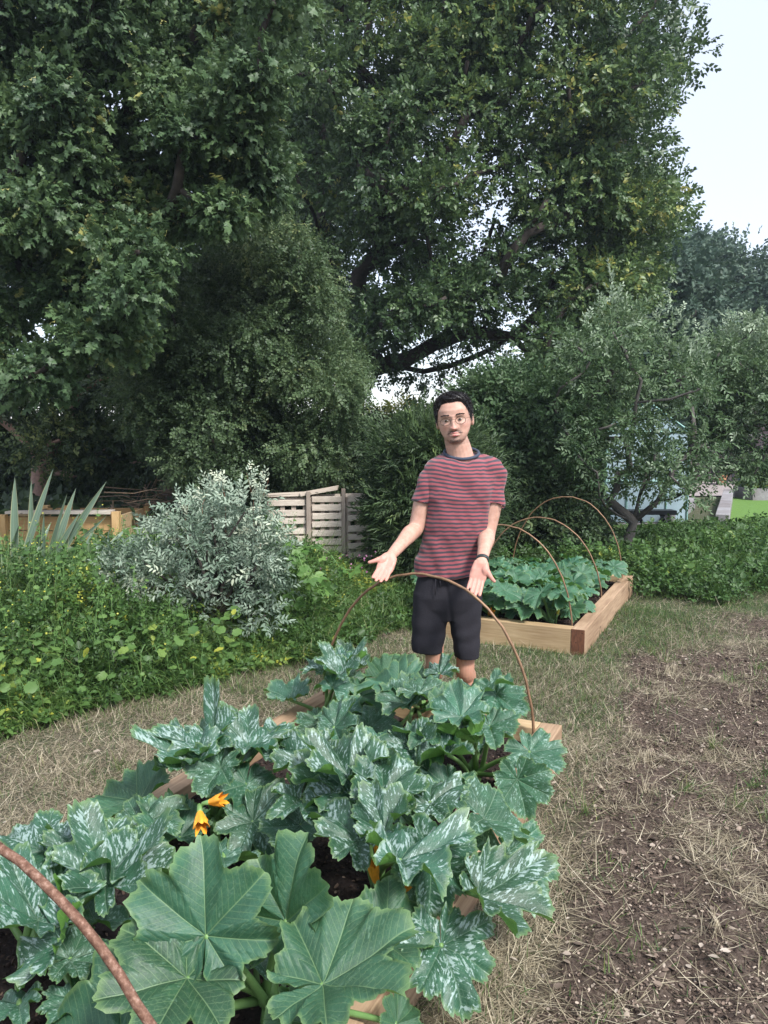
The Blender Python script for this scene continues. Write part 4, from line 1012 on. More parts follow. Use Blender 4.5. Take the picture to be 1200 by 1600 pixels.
for s in (-1, 1):                                   # ears
    earr = []
    for t, (ox, sy, sz) in zip(np.linspace(0, 1, 5), [(0, .012, .022), (.006, .016, .030), (.011, .018, .033), (.015, .017, .031), (.016, .011, .024)]):
        ring = []
        for g in np.linspace(0, 2*math.pi, 24, endpoint=False):
            dent = 0
            yy = math.cos(g)*sy*(1+.15*math.sin(g)); zz = math.sin(g)*sz
            ring.append(hw_((s*(.068+ox+.004*max(0, math.cos(g))), .012+yy+.35*ox, -.012+zz)))
        earr.append(ring)
    body.loft(earr)
def remesh(mb, voxel, sm, name):
    me = mb.mesh(name); o = bpy.data.objects.new(name, me); COL.objects.link(o)
    md = o.modifiers.new('r', 'REMESH'); md.mode = 'VOXEL'; md.voxel_size = voxel; md.use_smooth_shade = True
    if sm: ms = o.modifiers.new('s', 'SMOOTH'); ms.factor = .5; ms.iterations = sm
    dg = bpy.context.evaluated_depsgraph_get(); ev = o.evaluated_get(dg)
    out = bpy.data.meshes.new_from_object(ev); bpy.data.objects.remove(o); bpy.data.meshes.remove(me)
    out.name = name; out.materials.clear()
    out.polygons.foreach_set('use_smooth', np.ones(len(out.polygons), bool))
    return out
def coords(me):
    a = np.empty(len(me.vertices)*3, np.float32); me.vertices.foreach_get('co', a); return a.reshape(-1, 3).astype(float)
def normals(me):
    a = np.empty(len(me.vertices)*3, np.float32); me.vertex_normals.foreach_get('vector', a); return a.reshape(-1, 3).astype(float)
def setf(me, nm, v):
    a = me.attributes.new(nm, 'FLOAT', 'POINT'); a.data.foreach_set('value', np.asarray(v, np.float32))
bme = remesh(body, .0030, 3, 'body')
co_ = coords(bme); hl = ((co_-HC)@RH)/HV                 # head-local coordinates (RH^T applied)
hx, hy, hz = hl.T
front = (hy < .02) & (np.abs(hx) < .09)
GA = lambda x0, z0, sx, sz: np.exp(-((hx-x0)/sx)**2-((hz-z0)/sz)**2)*front
inhead = (np.abs(hx) < .1) & (np.abs(hy) < .13) & (hz > -.13) & (hz < .14)
lips = np.clip(1.5*GA(0, -.0655, .021, .0035)+1.6*GA(.001, -.0785, .0165, .0052)-.3, 0, 1)*inhead
beard = np.clip(GA(0, -.108, .030, .016)*.75+GA(0, -.092, .012, .006)*.7+(GA(.014, -.058, .014, .0045)+GA(-.014, -.058, .014, .0045))*1.3
        +(GA(.028, -.074, .006, .014)+GA(-.028, -.074, .006, .014))*.55, 0, 1)*inhead
jaw = np.clip(sst(-.065, -.095, hz)*sst(.085, .05, hy), 0, 1)*inhead*.35
beard = np.clip(np.maximum(beard, jaw)*(1-lips), 0, 1)
red = np.clip(GA(0, -.038, .015, .012)*.8+GA(.045, -.035, .016, .016)*.4+GA(-.045, -.035, .016, .016)*.4, 0, 1)*inhead
dR = np.linalg.norm(co_-(wrR*.45+tpR*.55), axis=1); dL = np.linalg.norm(co_-(wrL*.45+tpL*.55), axis=1)
palm = sst(.115, .085, np.minimum(dR, dL))
setf(bme, 'lips', lips); setf(bme, 'beard', beard); setf(bme, 'red', np.maximum(red, palm*.8)); setf(bme, 'leg', (co_[:, 2] < .6).astype(float))
m, n, l, p = mat_new('skin'); oc = objco(n)
def att(nm):
    a = n.new('ShaderNodeAttribute'); a.attribute_name = nm; return a.outputs['Fac']
f1 = noise_n(n, l, 35, 4, oc, .6); f2 = noise_n(n, l, 420, 2, oc, .6)
r_ = ramp(n, [(.3, (.42, .235, .175)), (.7, (.53, .325, .25))]); l.new(f1, r_.inputs[0])
c = mixc(n, l, math_n(n, l, 'MULTIPLY', att('leg'), .75), r_.outputs[0], (.40, .20, .13))
c = mixc(n, l, math_n(n, l, 'MULTIPLY', att('red'), .55), c, (.62, .25, .21))
c = mixc(n, l, math_n(n, l, 'MULTIPLY', att('beard'), math_n(n, l, 'ADD', .45, math_n(n, l, 'MULTIPLY', f2, .7), clamp=True)), c, (.05, .035, .03))
c = mixc(n, l, att('lips'), c, (.50, .16, .16))
l.new(c, p.inputs['Base Color']); p.inputs['Roughness'].default_value = .52; p.inputs['Specular IOR Level'].default_value = .35
p.inputs['Subsurface Weight'].default_value = .12; p.inputs['Subsurface Radius'].default_value = (.012, .005, .003); p.inputs['Subsurface Scale'].default_value = .6
bump(n, l, p, f2, .12, .001); SKIN = m
link('body', bme, SKIN, man)
# eyes, brows, lips are on the body; lids stay skin
EYEW = simple('eye_white', (.42, .38, .35), .3, .05, 5, bmp=0); IRIS = simple('eye_iris', (.03, .018, .012), .2, .1, 50, bmp=0)
def ball(mb, c, r, sq=(1, 1, 1), n=14):
    c = np.array(c); mb.loft([[c+RH@(np.array([math.cos(g)*math.sin(t)*sq[0], math.sin(g)*math.sin(t)*sq[1], math.cos(t)*sq[2]])*r) for g in np.linspace(0, 2*math.pi, n, endpoint=False)] for t in np.linspace(.05, math.pi-.05, n)])
for s in (-1, 1):
    mb = MB(); ball(mb, hw_((s*.031, -.0765, .0005)), .0115*HS, (1.0, .55, .30)); e = mb.build('eye', EYEW, man, smooth=True)
    mb = MB(); ball(mb, hw_((s*.031-.001, -.0815, .001)), .0064*HS, (1, .45, .72)); mb.build('iris', IRIS, e, smooth=True)
HAIRM = leafmat('dark_hair', [(0, (.006, .005, .006)), (.7, (.014, .011, .012)), (1, (.04, .032, .032))], 0, .45, spec=.45)
def hairs(name, pts, dirs, L, wdt, par, seed=0):
    r = np.random.default_rng(seed); k = len(pts)
    T = unit(dirs+r.normal(0, .24 if L > .01 else .18, (k, 3))); side = unit(np.cross(T, r.normal(0, 1, (k, 3))))
    Lk = L*r.uniform(.6, 1.2, k)[:, None]; V = []
    bend = r.normal(0, .15, (k, 3))
    for t, wf in ((0, 1), (.5, .85)):
        cpt = pts+T*Lk*t+bend*Lk*t*t
        V += [cpt-side*wdt*wf, cpt+side*wdt*wf]
    V.append(pts+T*Lk+bend*Lk)
    V = np.stack(V, 1); tf = np.array([(0, 1, 3), (0, 3, 2), (2, 3, 4)])
    F = tf[None]+(np.arange(k)*5)[:, None, None]
    return link(name, npmesh(name, V.reshape(-1, 3), F.reshape(-1, 3), dict(rnd=np.repeat(r.random(k), 5))), HAIRM, par)
# hair: a cap hugging the skull plus thousands of short tufts
def hairline(g):     # lowest z of the hair for direction g (0 = forward)
    a = abs((g+math.pi) % (2*math.pi)-math.pi)
    return np.interp(a, [0, .35, .62, .85, 1.10, 1.35, 1.55, 1.8, 2.4, 3.15], [.089, .091, .086, .058, .018, -.010, -.018, .012, -.060, -.075])
cap = MB(); rings = []
G_ = np.linspace(0, 2*math.pi, 96, endpoint=False)
r10 = np.random.default_rng(77)
for t in np.linspace(0, 1, 30):
    ring = []
    for g in G_:
        z0 = hairline(g); z = z0+(.1195-z0)*t
        q = headpt(g, z); nn = unit(np.array([q[0]/.075**2*.006, (q[1]-.01)/.095**2*.006, max(0, q[2]-.03)/.09**2*.006])+1e-6)
        a = abs((g+math.pi) % (2*math.pi)-math.pi)
        th = min(1, t*5)*(.003+.012*max(0, math.cos(a))*sst(.08, .115, z)+.012*sst(.05, .11, z)+.002*math.sin(9*g+11*t))+r10.normal(0, .0006)
        ring.append(hw_(q+nn*th))
    rings.append(ring)
cap.loft(rings); hc = cap.build('hair', HAIRM, man, smooth=True)
k = 8000; g = r10.uniform(0, 2*math.pi, k); t = r10.random(k)**.8; pts = []; drs = []
for gg, tt_ in zip(g, t):
    z0 = hairline(gg)+r10.normal(0, .002); z = min(.119, z0+(.1195-z0)*tt_); q = headpt(gg, z)
    nn = unit(np.array([q[0]/.075**2, (q[1]-.01)/.095**2, max(0, q[2]-.03)/.09**2])+1e-6)
    a = abs((gg+math.pi) % (2*math.pi)-math.pi)
    th = min(1, tt_*5)*(.003+.010*max(0, math.cos(a))*sst(.08, .115, z)+.012*sst(.05, .11, z))
    top = sst(.04, .09, z)
    pts.append(hw_(q+nn*th*.8)); drs.append(RH@(nn*(.35+.4*top)+np.array([-.25*top, -.12*top*math.cos(a), .75*top-.55*(1-top)])))
hairs('hair_strands', np.array(pts), np.array(drs), .0145, .0010, hc, 5)
# brows and moustache hairs
for s in (-1, 1):
    k = 230; tt_ = r10.random(k); xx = s*(.012+.036*tt_); zz = .0250+.0048*np.sin(tt_*2.6)-.004*tt_+r10.normal(0, .0012, k)*(1.2-.6*tt_)
    P_ = np.array([hw_(headpt(math.asin(max(-1, min(1, x/lerp(z, HZ, HW)))), z)+np.array([0, -.001, 0])) for x, z in zip(xx, zz)])
    hairs('eyebrow', P_, np.tile(RH@np.array([s*.9, -.15, .25]), (k, 1)), .0075, .0007, man, 8+s)
k = 150; xx = r10.normal(0, .014, k).clip(-.03, .03); xx += np.sign(xx)*.003; zz = -.0575-.35*np.abs(xx)*(np.abs(xx) > .015)*.8+r10.normal(0, .0015, k)
P_ = np.array([hw_(headpt(math.asin(max(-1, min(1, x/lerp(z, HZ, HW)))), z)) for x, z in zip(xx, zz)])
hairs('moustache', P_, np.array([RH@np.array([np.sign(x)*.5, -.2, -.8]) for x in xx]), .006, .0006, man, 21)
k = 130; xx = r10.normal(0, .017, k).clip(-.036, .036); zz = -.107+r10.normal(0, .006, k)
P_ = np.array([hw_(headpt(math.asin(max(-.98, min(.98, x/lerp(z, HZ, HW)))), z)) for x, z in zip(xx, zz)])
hairs('beard', P_, np.array([RH@np.array([x*6, -.45, -.8]) for x in xx]), .006, .0006, man, 22)
# glasses
WIRE = simple('glasses_wire', (.10, .07, .05), .35, .1, 5, metal=.6, bmp=0)
m, n, l, p = mat_new('lens_glass'); p.inputs['Base Color'].default_value = (1, 1, 1, 1)
tr_ = n.new('ShaderNodeBsdfTransparent'); gl = n.new('ShaderNodeBsdfGlossy'); gl.inputs['Roughness'].default_value = .05
mx = n.new('ShaderNodeMixShader'); mx.inputs[0].default_value = .06; l.new(tr_.outputs[0], mx.inputs[1]); l.new(gl.outputs[0], mx.inputs[2]); l.new(mx.outputs[0], n['Material Output'].inputs[0]); LENS = m
gs = MB()
for s in (-1, 1):
    P_ = [hw_((s*.0335+.0225*math.cos(g), -.0985+.10*abs(s*.0335+.0225*math.cos(g)-0)*.5*0+.10*max(0, abs(s*.0335+.0225*math.cos(g))-.03), -.0045+.0195*math.sin(g))) for g in np.linspace(0, 2*math.pi, 29)]
    gs.tube(P_, .0013, 6, False)
    gs.tube([hw_(v) for v in ((s*.056, -.0955, .003), (s*.068, -.088, .004), (s*.0755, -.05, .003), (s*.0775, .008, .002), (s*.076, .022, -.008))], .0009, 6)
gs.tube([hw_(v) for v in ((-.0115, -.0985, -.001), (-.005, -.103, .003), (.005, -.103, .003), (.0115, -.0985, -.001))], .0009, 6)
go = gs.build('glasses', WIRE, man, smooth=True)
for s in (-1, 1):
    mb = MB(); c0 = np.array([s*.0335, -.0975, -.0045]); R_ = [hw_(c0+np.array([.0215*math.cos(g), .10*max(0, abs(s*.0335+.0225*math.cos(g))-.03), .0185*math.sin(g)])) for g in np.linspace(0, 2*math.pi, 28, endpoint=False)]
    R2 = [q+RH@np.array([0, .0006, 0]) for q in R_]; mb.loft([R_, R2]); mb.build('lens', LENS, go)
# --- t-shirt
sh = MB()
hem = W(699, 893)
def tor(px0, px1, py, yc, ry, n=40, Y=MY, tilt=0):
    a, b = W(px0, py, Y), W(px1, py, Y); c = (a+b)/2; hw2 = (b[0]-a[0])/2; R_ = []
    for g in np.linspace(0, 2*math.pi, n, endpoint=False):
        cs, sn = math.cos(g), math.sin(g)
        R_.append(np.array([c[0]+hw2*math.copysign(abs(cs)**.85, cs), Y+yc-ry*math.copysign(abs(sn)**.85, sn), c[2]-tilt*sn]))
    return R_
sh.loft([tor(651, 753, 898, -.005, .122), tor(651, 754, 885, -.005, .124), tor(655, 755, 860, 0, .125), tor(661, 758, 830, 0, .124), tor(665, 764, 800, 0, .124), tor(666, 772, 775, 0, .122),
         tor(664, 782, 752, .005, .112), tor(663, 785, 738, .008, .100), tor(664, 784, 728, .012, .090, tilt=.003), tor(669, 781, 721, .018, .082, tilt=.007), tor(679, 773, 716, .025, .075, tilt=.013), tor(688, 761, 712, .032, .068, tilt=.022), tor(698, 748, 713, .036, .054, tilt=.024)])
def sleeve(s0, el, out, hemk, r0, r1_):
    a = np.array(s0); d = np.array(el)-a
    P_ = [a+[-out*.055, .0, -.008], a+[-out*.010, 0, -.018], a+d*.25+[out*.004, 0, 0], a+d*.52+[out*.006, 0, 0], a+d*hemk+[out*.006, 0, 0]]
    rings = limb(P_, [r0*.6, r0*.88, r0*1.0, r1_*1.0, r1_*1.04], [r0*.6, r0*.9, r0*1.0, r1_*.98, r1_*1.02], n=28)
    sh.loft(rings[:-4])
sleeve(shR, elR, -1, .58, .055, .059); sleeve(shL+np.array([-.008, 0, 0]), elL, 1, .56, .055, .064)
shm = remesh(sh, .0042, 9, 'tshirt')
c_ = coords(shm); nn = normals(shm); x, y, z = c_.T; xr = x-hem[0]
def fold(c_, nn, me, amp):
    x, y, z = c_.T
    w1 = np.sin(34*x+6*np.sin(5*z)+3*vnoise(x, z, 71, 9))*sst(1.15, .95, z)*.8
    w2 = np.sin(28*(z*.55+np.abs(x-hem[0])*1.1)+5*vnoise(x, z, 72, 7))*sst(.11, .17, np.abs(x-hem[0]-.04))*1.0
    w3 = (vnoise(x*1+.3*z, z*.6, 73, 14)-.5)*1.8+(vnoise(x, z, 74, 30)-.5)*.7
    me.vertices.foreach_set('co', (c_+nn*(amp*(w1+w2+w3))[:, None]).astype(np.float32).ravel()); me.update()
fold(c_, nn, shm, .0105)
sag = .020*np.exp(-((x-(W(718, 800)[0]))/.12)**2)*sst(1.0, 1.42, z)+.012*np.sin(xr*7+z*4)+.10*np.clip(np.abs(xr-.094)-.185, 0, 1)*sst(1.15, 1.2, z)
setf(shm, 'stripe', z+sag+.004*(vnoise(x*6, z*6, 75, 8)-.5))
nc = W(722, 709, MY+.01)
m, n, l, p = mat_new('striped_jersey'); oc = objco(n)
f1 = noise_n(n, l, 300, 3, oc, .6)
st = math_n(n, l, 'FRACT', math_n(n, l, 'DIVIDE', (lambda a: (setattr(a, 'attribute_name', 'stripe'), a.outputs['Fac'])[1])(n.new('ShaderNodeAttribute')), .0212))
band = math_n(n, l, 'GREATER_THAN', st, .52)
c = mixc(n, l, band, (.29, .062, .072), (.030, .028, .038))
hs = mixc(n, l, math_n(n, l, 'MULTIPLY', f1, .35), c, (.16, .12, .14)); l.new(hs, p.inputs['Base Color']); p.inputs['Roughness'].default_value = .9
p.inputs['Specular IOR Level'].default_value = .15; p.inputs['Sheen Weight'].default_value = .25; bump(n, l, p, f1, .25, .001)
tee = link('tshirt', shm, m, man)
NAVY = simple('navy_rib', (.045, .058, .085), .9, .15, 200, bmp=.3)
mb = MB(); P_ = []
for g in np.linspace(0, 2*math.pi, 41):
    a, b = math.cos(g), math.sin(g)
    P_.append(np.array([nc[0]+.091*a, nc[1]+.030-.077*b, nc[2]+.001-.028*b+.004*abs(a)]))
mb.tube(P_, .0085, 10, False); mb.build('collar', NAVY, tee, smooth=True)
# --- shorts
so2 = MB()
so2.loft([tor(658, 747, 880, 0, .096), tor(652, 751, 903, 0, .104), tor(646, 754, 930, 0, .118), tor(645, 754, 948, .005, .112), tor(652, 748, 966, .005, .085)])
for k_, (x0, x1, x2, x3) in enumerate(((646, 704, 643, 692), (695, 754, 708, 749))):
    lp = lambda t: (x0+(x2-x0)*t, x1+(x3-x1)*t)
    hy_ = (1016, 1026)[k_]
    so2.loft([tor(*lp(0), 925, .005, .100, 30), tor(*lp(.3), 955, .005, .100, 30), tor(*lp(.7), 985, .0, .094, 30), tor(*lp(1), 1008, -.002, .092, 30), tor(*lp(1.05), hy_, -.002, .092, 30)])
sm_ = remesh(so2, .0042, 22, 'shorts'); c_ = coords(sm_); nn = normals(sm_); x, y, z = c_.T
dd = .0045*(np.sin(30*(x-.3*z)+4*vnoise(x, z, 81, 8))*.6+(vnoise(x, z*.5, 82, 16)-.5)*1.6+np.sin(55*z+9*vnoise(x, z, 83, 5))*.45*sst(.75, .5, z)+np.exp(-((x-W(698, 950)[0]+.15*(z-.7))/.012)**2)*-1.5*(z < .9))
sm_.vertices.foreach_set('co', (c_+nn*dd[:, None]).astype(np.float32).ravel()); sm_.update()
BLK = simple('black_cotton', (.020, .019, .024), .88, .25, 160, bmp=.4, spec=.2)
sho = link('shorts', sm_, BLK, man)
for s, ln in ((-1, .085), (1, .045)):
    mb = MB(); a = W(684+s*3, 905, MY-.118)
    mb.tube([a, a+[s*.004, -.004, -ln*.5], a+[s*.002, -.002, -ln]], .0024, 6); mb.build('drawstring', BLK, sho, smooth=True)
# --- wristband on his left wrist
BAND = simple('watch_strap', (.020, .032, .034), .45, .1, 40, bmp=.1)
ax = unit(wrL-elL); wc = wrL-ax*.012; f = np.array([-.2, -.6, .6]); a = unit(np.cross(ax, f)); b = np.cross(a, ax); mb = MB(); rings = []
for dz, dr in ((-.010, .002), (-.0095, .0042), (.0095, .0042), (.010, .002)):
    rings.append([wc+ax*dz+a*math.cos(g)*(.0285+dr)+b*math.sin(g)*(.0225+dr) for g in np.linspace(0, 2*math.pi, 32, endpoint=False)])
mb.loft(rings); wo = mb.build('watch_strap', BAND, man, smooth=True)
mb = MB(); mb.box(wc-b*.0285, (.030, .008, .036), np.array([a, b, ax]), 0); mb.build('watch_case', BAND, wo, bevel=.002)
# --- shoes
SHOE = simple('dark_shoe', (.05, .048, .05), .7, .2, 30, bmp=.2)
for an, s in ((ankR, -1), (ankL, 1)):
    mb = MB(); fo = [an+[0, .045, -.045], an+[0, .0, -.045], an+[s*.006, -.07, -.05], an+[s*.012, -.16, -.060]]
    mb.loft(limb(fo, [.038, .043, .050, .042], [.045, .045, .038, .028], face=(0, 0, 1))); mb.build('shoe', SHOE, man, smooth=True)
# ================================================================ WEEDS, GARDEN PLANTS, FAR THINGS
WEEDM = leafmat('weed_leaves', [(0, (.035, .075, .018)), (.45, (.064, .138, .036)), (.8, (.12, .215, .055)), (.93, (.26, .33, .06)), (1, (.46, .46, .07))], .32, .5)
TALLG = leafmat('tall_grass_blades', [(0, (.04, .08, .02)), (.5, (.09, .17, .04)), (.85, (.17, .25, .08)), (1, (.36, .34, .17))], .35, .45)
r11 = np.random.default_rng(501)
def wh(x, y):          # height of the overgrown border at the left
    e = veg_edge(x, y)
    return sst(-.02, .9, e)*(.50+.42*(vnoise(x, y, 91, 1.3)-.5)+.30*(vnoise(x, y, 92, 4)-.5))*(1-.55*sst(-.9, .1, x))*(1-.35*sst(6.5, 8, y))
def left_pts(k, ymax=8.5):
    out = []
    while sum(len(o) for o in out) < k:
        y = r11.uniform(3.6, ymax, 40000); x = r11.uniform(-6, 1.1, 40000)
        ok = (veg_edge(x, y) > .02) & (np.abs(x) < .58*y+.3) & (r11.random(40000) < (4.5/y)**1.2)
        out.append(np.stack([x[ok], y[ok]], 1))
    return np.concatenate(out)[:k]
# leafy weeds
k = 24000; P = left_pts(k); h = wh(P[:, 0], P[:, 1]); t = r11.random(k)**.45
Pz = np.column_stack([P, np.maximum(.02, h*t)])
T = unit(np.column_stack([r11.normal(0, .7, k), r11.normal(0, .7, k)-.25, r11.uniform(.1, 1.3, k)])); N = unit(np.column_stack([r11.normal(0, .4, k), r11.normal(-.4, .4, k), np.ones(k)]))
patch = vnoise(P[:, 0], P[:, 1], 93, 2.0); low = (Pz[:, 2] < .35)
tone = np.clip(.15+.55*patch+r11.normal(0, .15, k)+.22*low*(vnoise(P[:, 0], P[:, 1], 94, 5) > .62), 0, 1)
tmw = [sprig(6, .40, .26, lobes='ovate', seed=300+i, spread=1.1) for i in range(3)]+[sprig(8, .24, .13, seed=310+i, spread=1.0) for i in range(3)]+[sprig(4, .50, .44, lobes='ovate', seed=320)]
parts = []; sel = r11.integers(0, len(tmw), k)
for j, (tv, tf, ta) in enumerate(tmw):
    s = sel == j; parts.append(scatter(tv, tf, Pz[s], frame_rot(T[s], N[s]), r11.uniform(.05, .125, s.sum()), tone[s], ta))
# round yellowish leaves low at the front edge
k = 300; P = left_pts(6000, 5.4); e = veg_edge(P[:, 0], P[:, 1]); P = P[(e < .9) & (P[:, 0] < -.9)][:k]; k = len(P)
tvr = np.array([(0, 0, 0)]+[(math.sin(a)*.5*(1+.12*math.cos(6*a)), .5+math.cos(a)*.5*(1+.12*math.cos(6*a)), .05*math.cos(2*a)) for a in np.linspace(-3.0, 3.0, 15)]); tfr = np.array([(0, i+1, i+2) for i in range(14)])
parts.append(scatter(tvr, tfr, np.column_stack([P, r11.uniform(.12, .42, k)]), frame_rot(unit(np.column_stack([r11.normal(0, .6, k), -r11.uniform(.3, 1, k), r11.normal(0, .3, k)])), unit(np.column_stack([r11.normal(0, .3, k), -.7+r11.normal(0, .3, k), np.ones(k)]))),
                     r11.uniform(.035, .075, k), np.clip(r11.normal(.68, .15, k), 0, .97)))
# yellow specks of flower
k = 220; P = left_pts(9000, 6.0); P = P[P[:, 0] < -1.8][:k]; k = len(P)
parts.append(scatter(tvr, tfr, np.column_stack([P, wh(P[:, 0], P[:, 1])+r11.uniform(-.12, .10, k)]), frame_rot(r11.normal(0, 1, (k, 3)), r11.normal(0, .5, (k, 3))+np.array([0, -1, 1])), r11.uniform(.006, .012, k), np.ones(k)))
V, F, A = merge(parts)
tag(link('weeds', npmesh('weeds', V, F, dict(rnd=A)), WEEDM), kind='stuff')
# tall grass amongst and in front of the weeds
k = 27000; P = left_pts(k); h = wh(P[:, 0], P[:, 1])
e = veg_edge(P[:, 0], P[:, 1])
L = np.clip(.20+h*r11.uniform(.6, 1.6, k), .1, 1.0)
o = blades(P, L, r11.uniform(.0035, .0075, k), r11.uniform(0, 6.28, k), r11.uniform(1.0, 1.55, k), -r11.uniform(.2, 1.5, k), np.clip(r11.normal(.5, .22, k), 0, .96), 'tall_grass', TALLG)
tag(o, kind='stuff')
# tall wispy stems with tiny yellow flowers standing above the leaves
k = 460; P = left_pts(k, 6.8); P = P[P[:, 0] < -.8]; k = len(P); mb = MB(); parts = []
for (x, y) in P:
    h = float(wh(np.array([x]), np.array([y]))[0]); t_ = np.array([x+r11.normal(0, .05), y+r11.normal(0, .05), h+r11.uniform(.02, .26)]); mb.tube([(x, y, max(0, h-.3)), t_], [.003, .0015], 4, False)
    for q in range(5):
        d = unit(np.array([r11.normal(), r11.normal(), 1.2]))*r11.uniform(.03, .09); b_ = t_-np.array([0, 0, .04*q]); mb.tube([b_, b_+d], [.0012, .0008], 3, False)
        yl = r11.random() < (.5 if x < -2.2 else .05)
        parts.append(scatter(tvr, tfr, (b_+d)[None], frame_rot(r11.normal(0, 1, (1, 3)), np.array([[0, -1, 1.]])), r11.uniform(.008, .014, 1)*(1 if yl else .8), np.array([1. if yl else .6]), None))
        parts.append(scatter(tvr, tfr, b_[None], frame_rot(np.append(d[:2], -.02)[None], np.array([[0, -.3, 1.]])), r11.uniform(.02, .04, 1), r11.uniform(.3, .8, 1), None))
V, F, A = merge(parts); nw = link('wild_flowers', npmesh('wild_flowers', V, F, dict(rnd=A)), WEEDM); tag(nw, kind='stuff'); mb.build('stalks', STALK, nw)['kind'] = 'stuff'
# grass and low weeds round the back of the beds and to the right
def right_pts(k, y0, y1):
    out = []
    while sum(len(o) for o in out) < k:
        y = r11.uniform(y0, y1, 40000); x = r11.uniform(.2, 7.5, 40000)
        b = 7.2+.9*(vnoise(x, y, 95, 1.6)-.5)+.5*(r11.random(40000)-.5)
        u, v = toUV(x, y)
        ok = (np.abs(x) < .56*y+.3) & ~inbed(x, y, .05) & ((y > b) | ((u > 5.6) & (v < -2.4)))
        out.append(np.stack([x[ok], y[ok]], 1))
    return np.concatenate(out)[:k]
k = 14000; P = right_pts(k, 6.0, 10.8)
hh = (.10+.26*vnoise(P[:, 0], P[:, 1], 96, 1.5))*sst(7.2, 8.0, P[:, 1]+.25*(P[:, 0] < 2.4))+.05
Pz = np.column_stack([P, hh*r11.random(k)**.5]); T = unit(np.column_stack([r11.normal(0, .8, k), r11.normal(-.2, .6, k), r11.uniform(.1, 1.0, k)])); N = unit(np.column_stack([r11.normal(0, .4, k), r11.normal(-.4, .4, k), np.ones(k)]))
sel = r11.integers(0, len(tmw), k); tone = np.clip(.05+.6*vnoise(P[:, 0], P[:, 1], 97, 2.2)+r11.normal(0, .13, k), 0, .95); parts = []
for j, (tv, tf, ta) in enumerate(tmw):
    s = sel == j; parts.append(scatter(tv, tf, Pz[s], frame_rot(T[s], N[s]), r11.uniform(.06, .16, s.sum()), tone[s], ta))
V, F, A = merge(parts); tag(link('low_weeds', npmesh('low_weeds', V, F, dict(rnd=A)), WEEDM), kind='stuff')
k = 16000; P = right_pts(k, 6.0, 11); hh = .12+.3*sst(7.0, 8.2, P[:, 1])
tag(blades(P, hh*r11.uniform(.5, 1.2, k), r11.uniform(.004, .008, k), r11.uniform(0, 6.28, k), r11.uniform(1.0, 1.55, k), -r11.uniform(.2, 1.3, k), np.clip(r11.normal(.45, .2, k), 0, .95), 'rough_grass', TALLG), kind='stuff')
# undergrowth further back, both sides
k = 16000; y = r11.uniform(8.5, 24, k*3); x = r11.uniform(-.58, .58, k*3)*y; ok = ~((x > 1.5) & (y > 8.0)); P = np.stack([x[ok], y[ok]], 1)[:k]; k = len(P)
parts = []; sel = r11.integers(0, 3, k)
for j in range(3):
    tv, tf, ta = tmw[j]; s = sel == j; n_s = s.sum()
    parts.append(scatter(tv, tf, np.column_stack([P[s], r11.random(n_s)*.45]), frame_rot(unit(np.column_stack([r11.normal(0, .8, n_s), r11.normal(0, .6, n_s), r11.uniform(.1, 1, n_s)])), unit(r11.normal(0, .4, (n_s, 3))+np.array([0, -.3, 1]))), r11.uniform(.2, .42, n_s), np.clip(r11.normal(.3, .18, n_s), 0, .9), ta))
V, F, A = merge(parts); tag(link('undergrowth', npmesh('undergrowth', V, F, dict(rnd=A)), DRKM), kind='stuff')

# --- silver leaved shrub
SILV = leafmat('silver_shrub_leaves', [(0, (.09, .14, .09)), (.35, (.18, .25, .18)), (.7, (.32, .39, .30)), (1, (.60, .62, .46))], .2, .5)
SILS = [sprig(8, .30, .12, spread=.95, seed=400+i, lobes='ovate', fold=.10) for i in range(4)]
sil = shrub('silver_shrub', 'bushy grey green shrub with pale silvery leaves among the weeds at the left', 'shrub',
      [(250, 815), (300, 785), (345, 772), (390, 772), (402, 815), (425, 850), (430, 885), (425, 950), (400, 985), (340, 985), (300, 960), (235, 925), (175, 920), (165, 890), (215, 865), (240, 845)],
      5.55, .36, 66, .07, .145, 401, SILS, .14, 30, SILV, 330, tmean=.45, shell=.3, up=.4, out=.9, flat=.9)
parts = []; stm = MB(); r12 = np.random.default_rng(402)
for (px, py, hh) in ((396, 782, .20), (352, 778, .14), (316, 790, .16), (406, 790, .18), (290, 810, .13)):
    b0 = at(px, py, 5.5+r12.uniform(-.15, .15)); tip = b0+np.array([r12.normal(0, .03), r12.normal(0, .03), hh]); stm.tube([b0-np.array([0, 0, .3]), b0, tip], [.0022, .002, .001], 5)
    for q in range(7):
        tv, tf, ta = SILS[q % 4]; pp = b0+(tip-b0)*(q/6)
        parts.append(scatter(tv, tf, pp[None], frame_rot(unit(np.array([[r12.normal(0, .5), r12.normal(0, .5), .9]])), np.array([[r12.normal(0, .5), -1, .3]])), np.array([.10]), np.array([r12.uniform(.5, .95)]), ta))
V, F, A = merge(parts); sh_ = tag(link('shoots', npmesh('shoots', V, F, dict(rnd=A)), SILV, sil), kind='stuff')
stm.build('shoot_stems', simple('red_stem', (.20, .10, .06), .7, .2, 20), sh_)
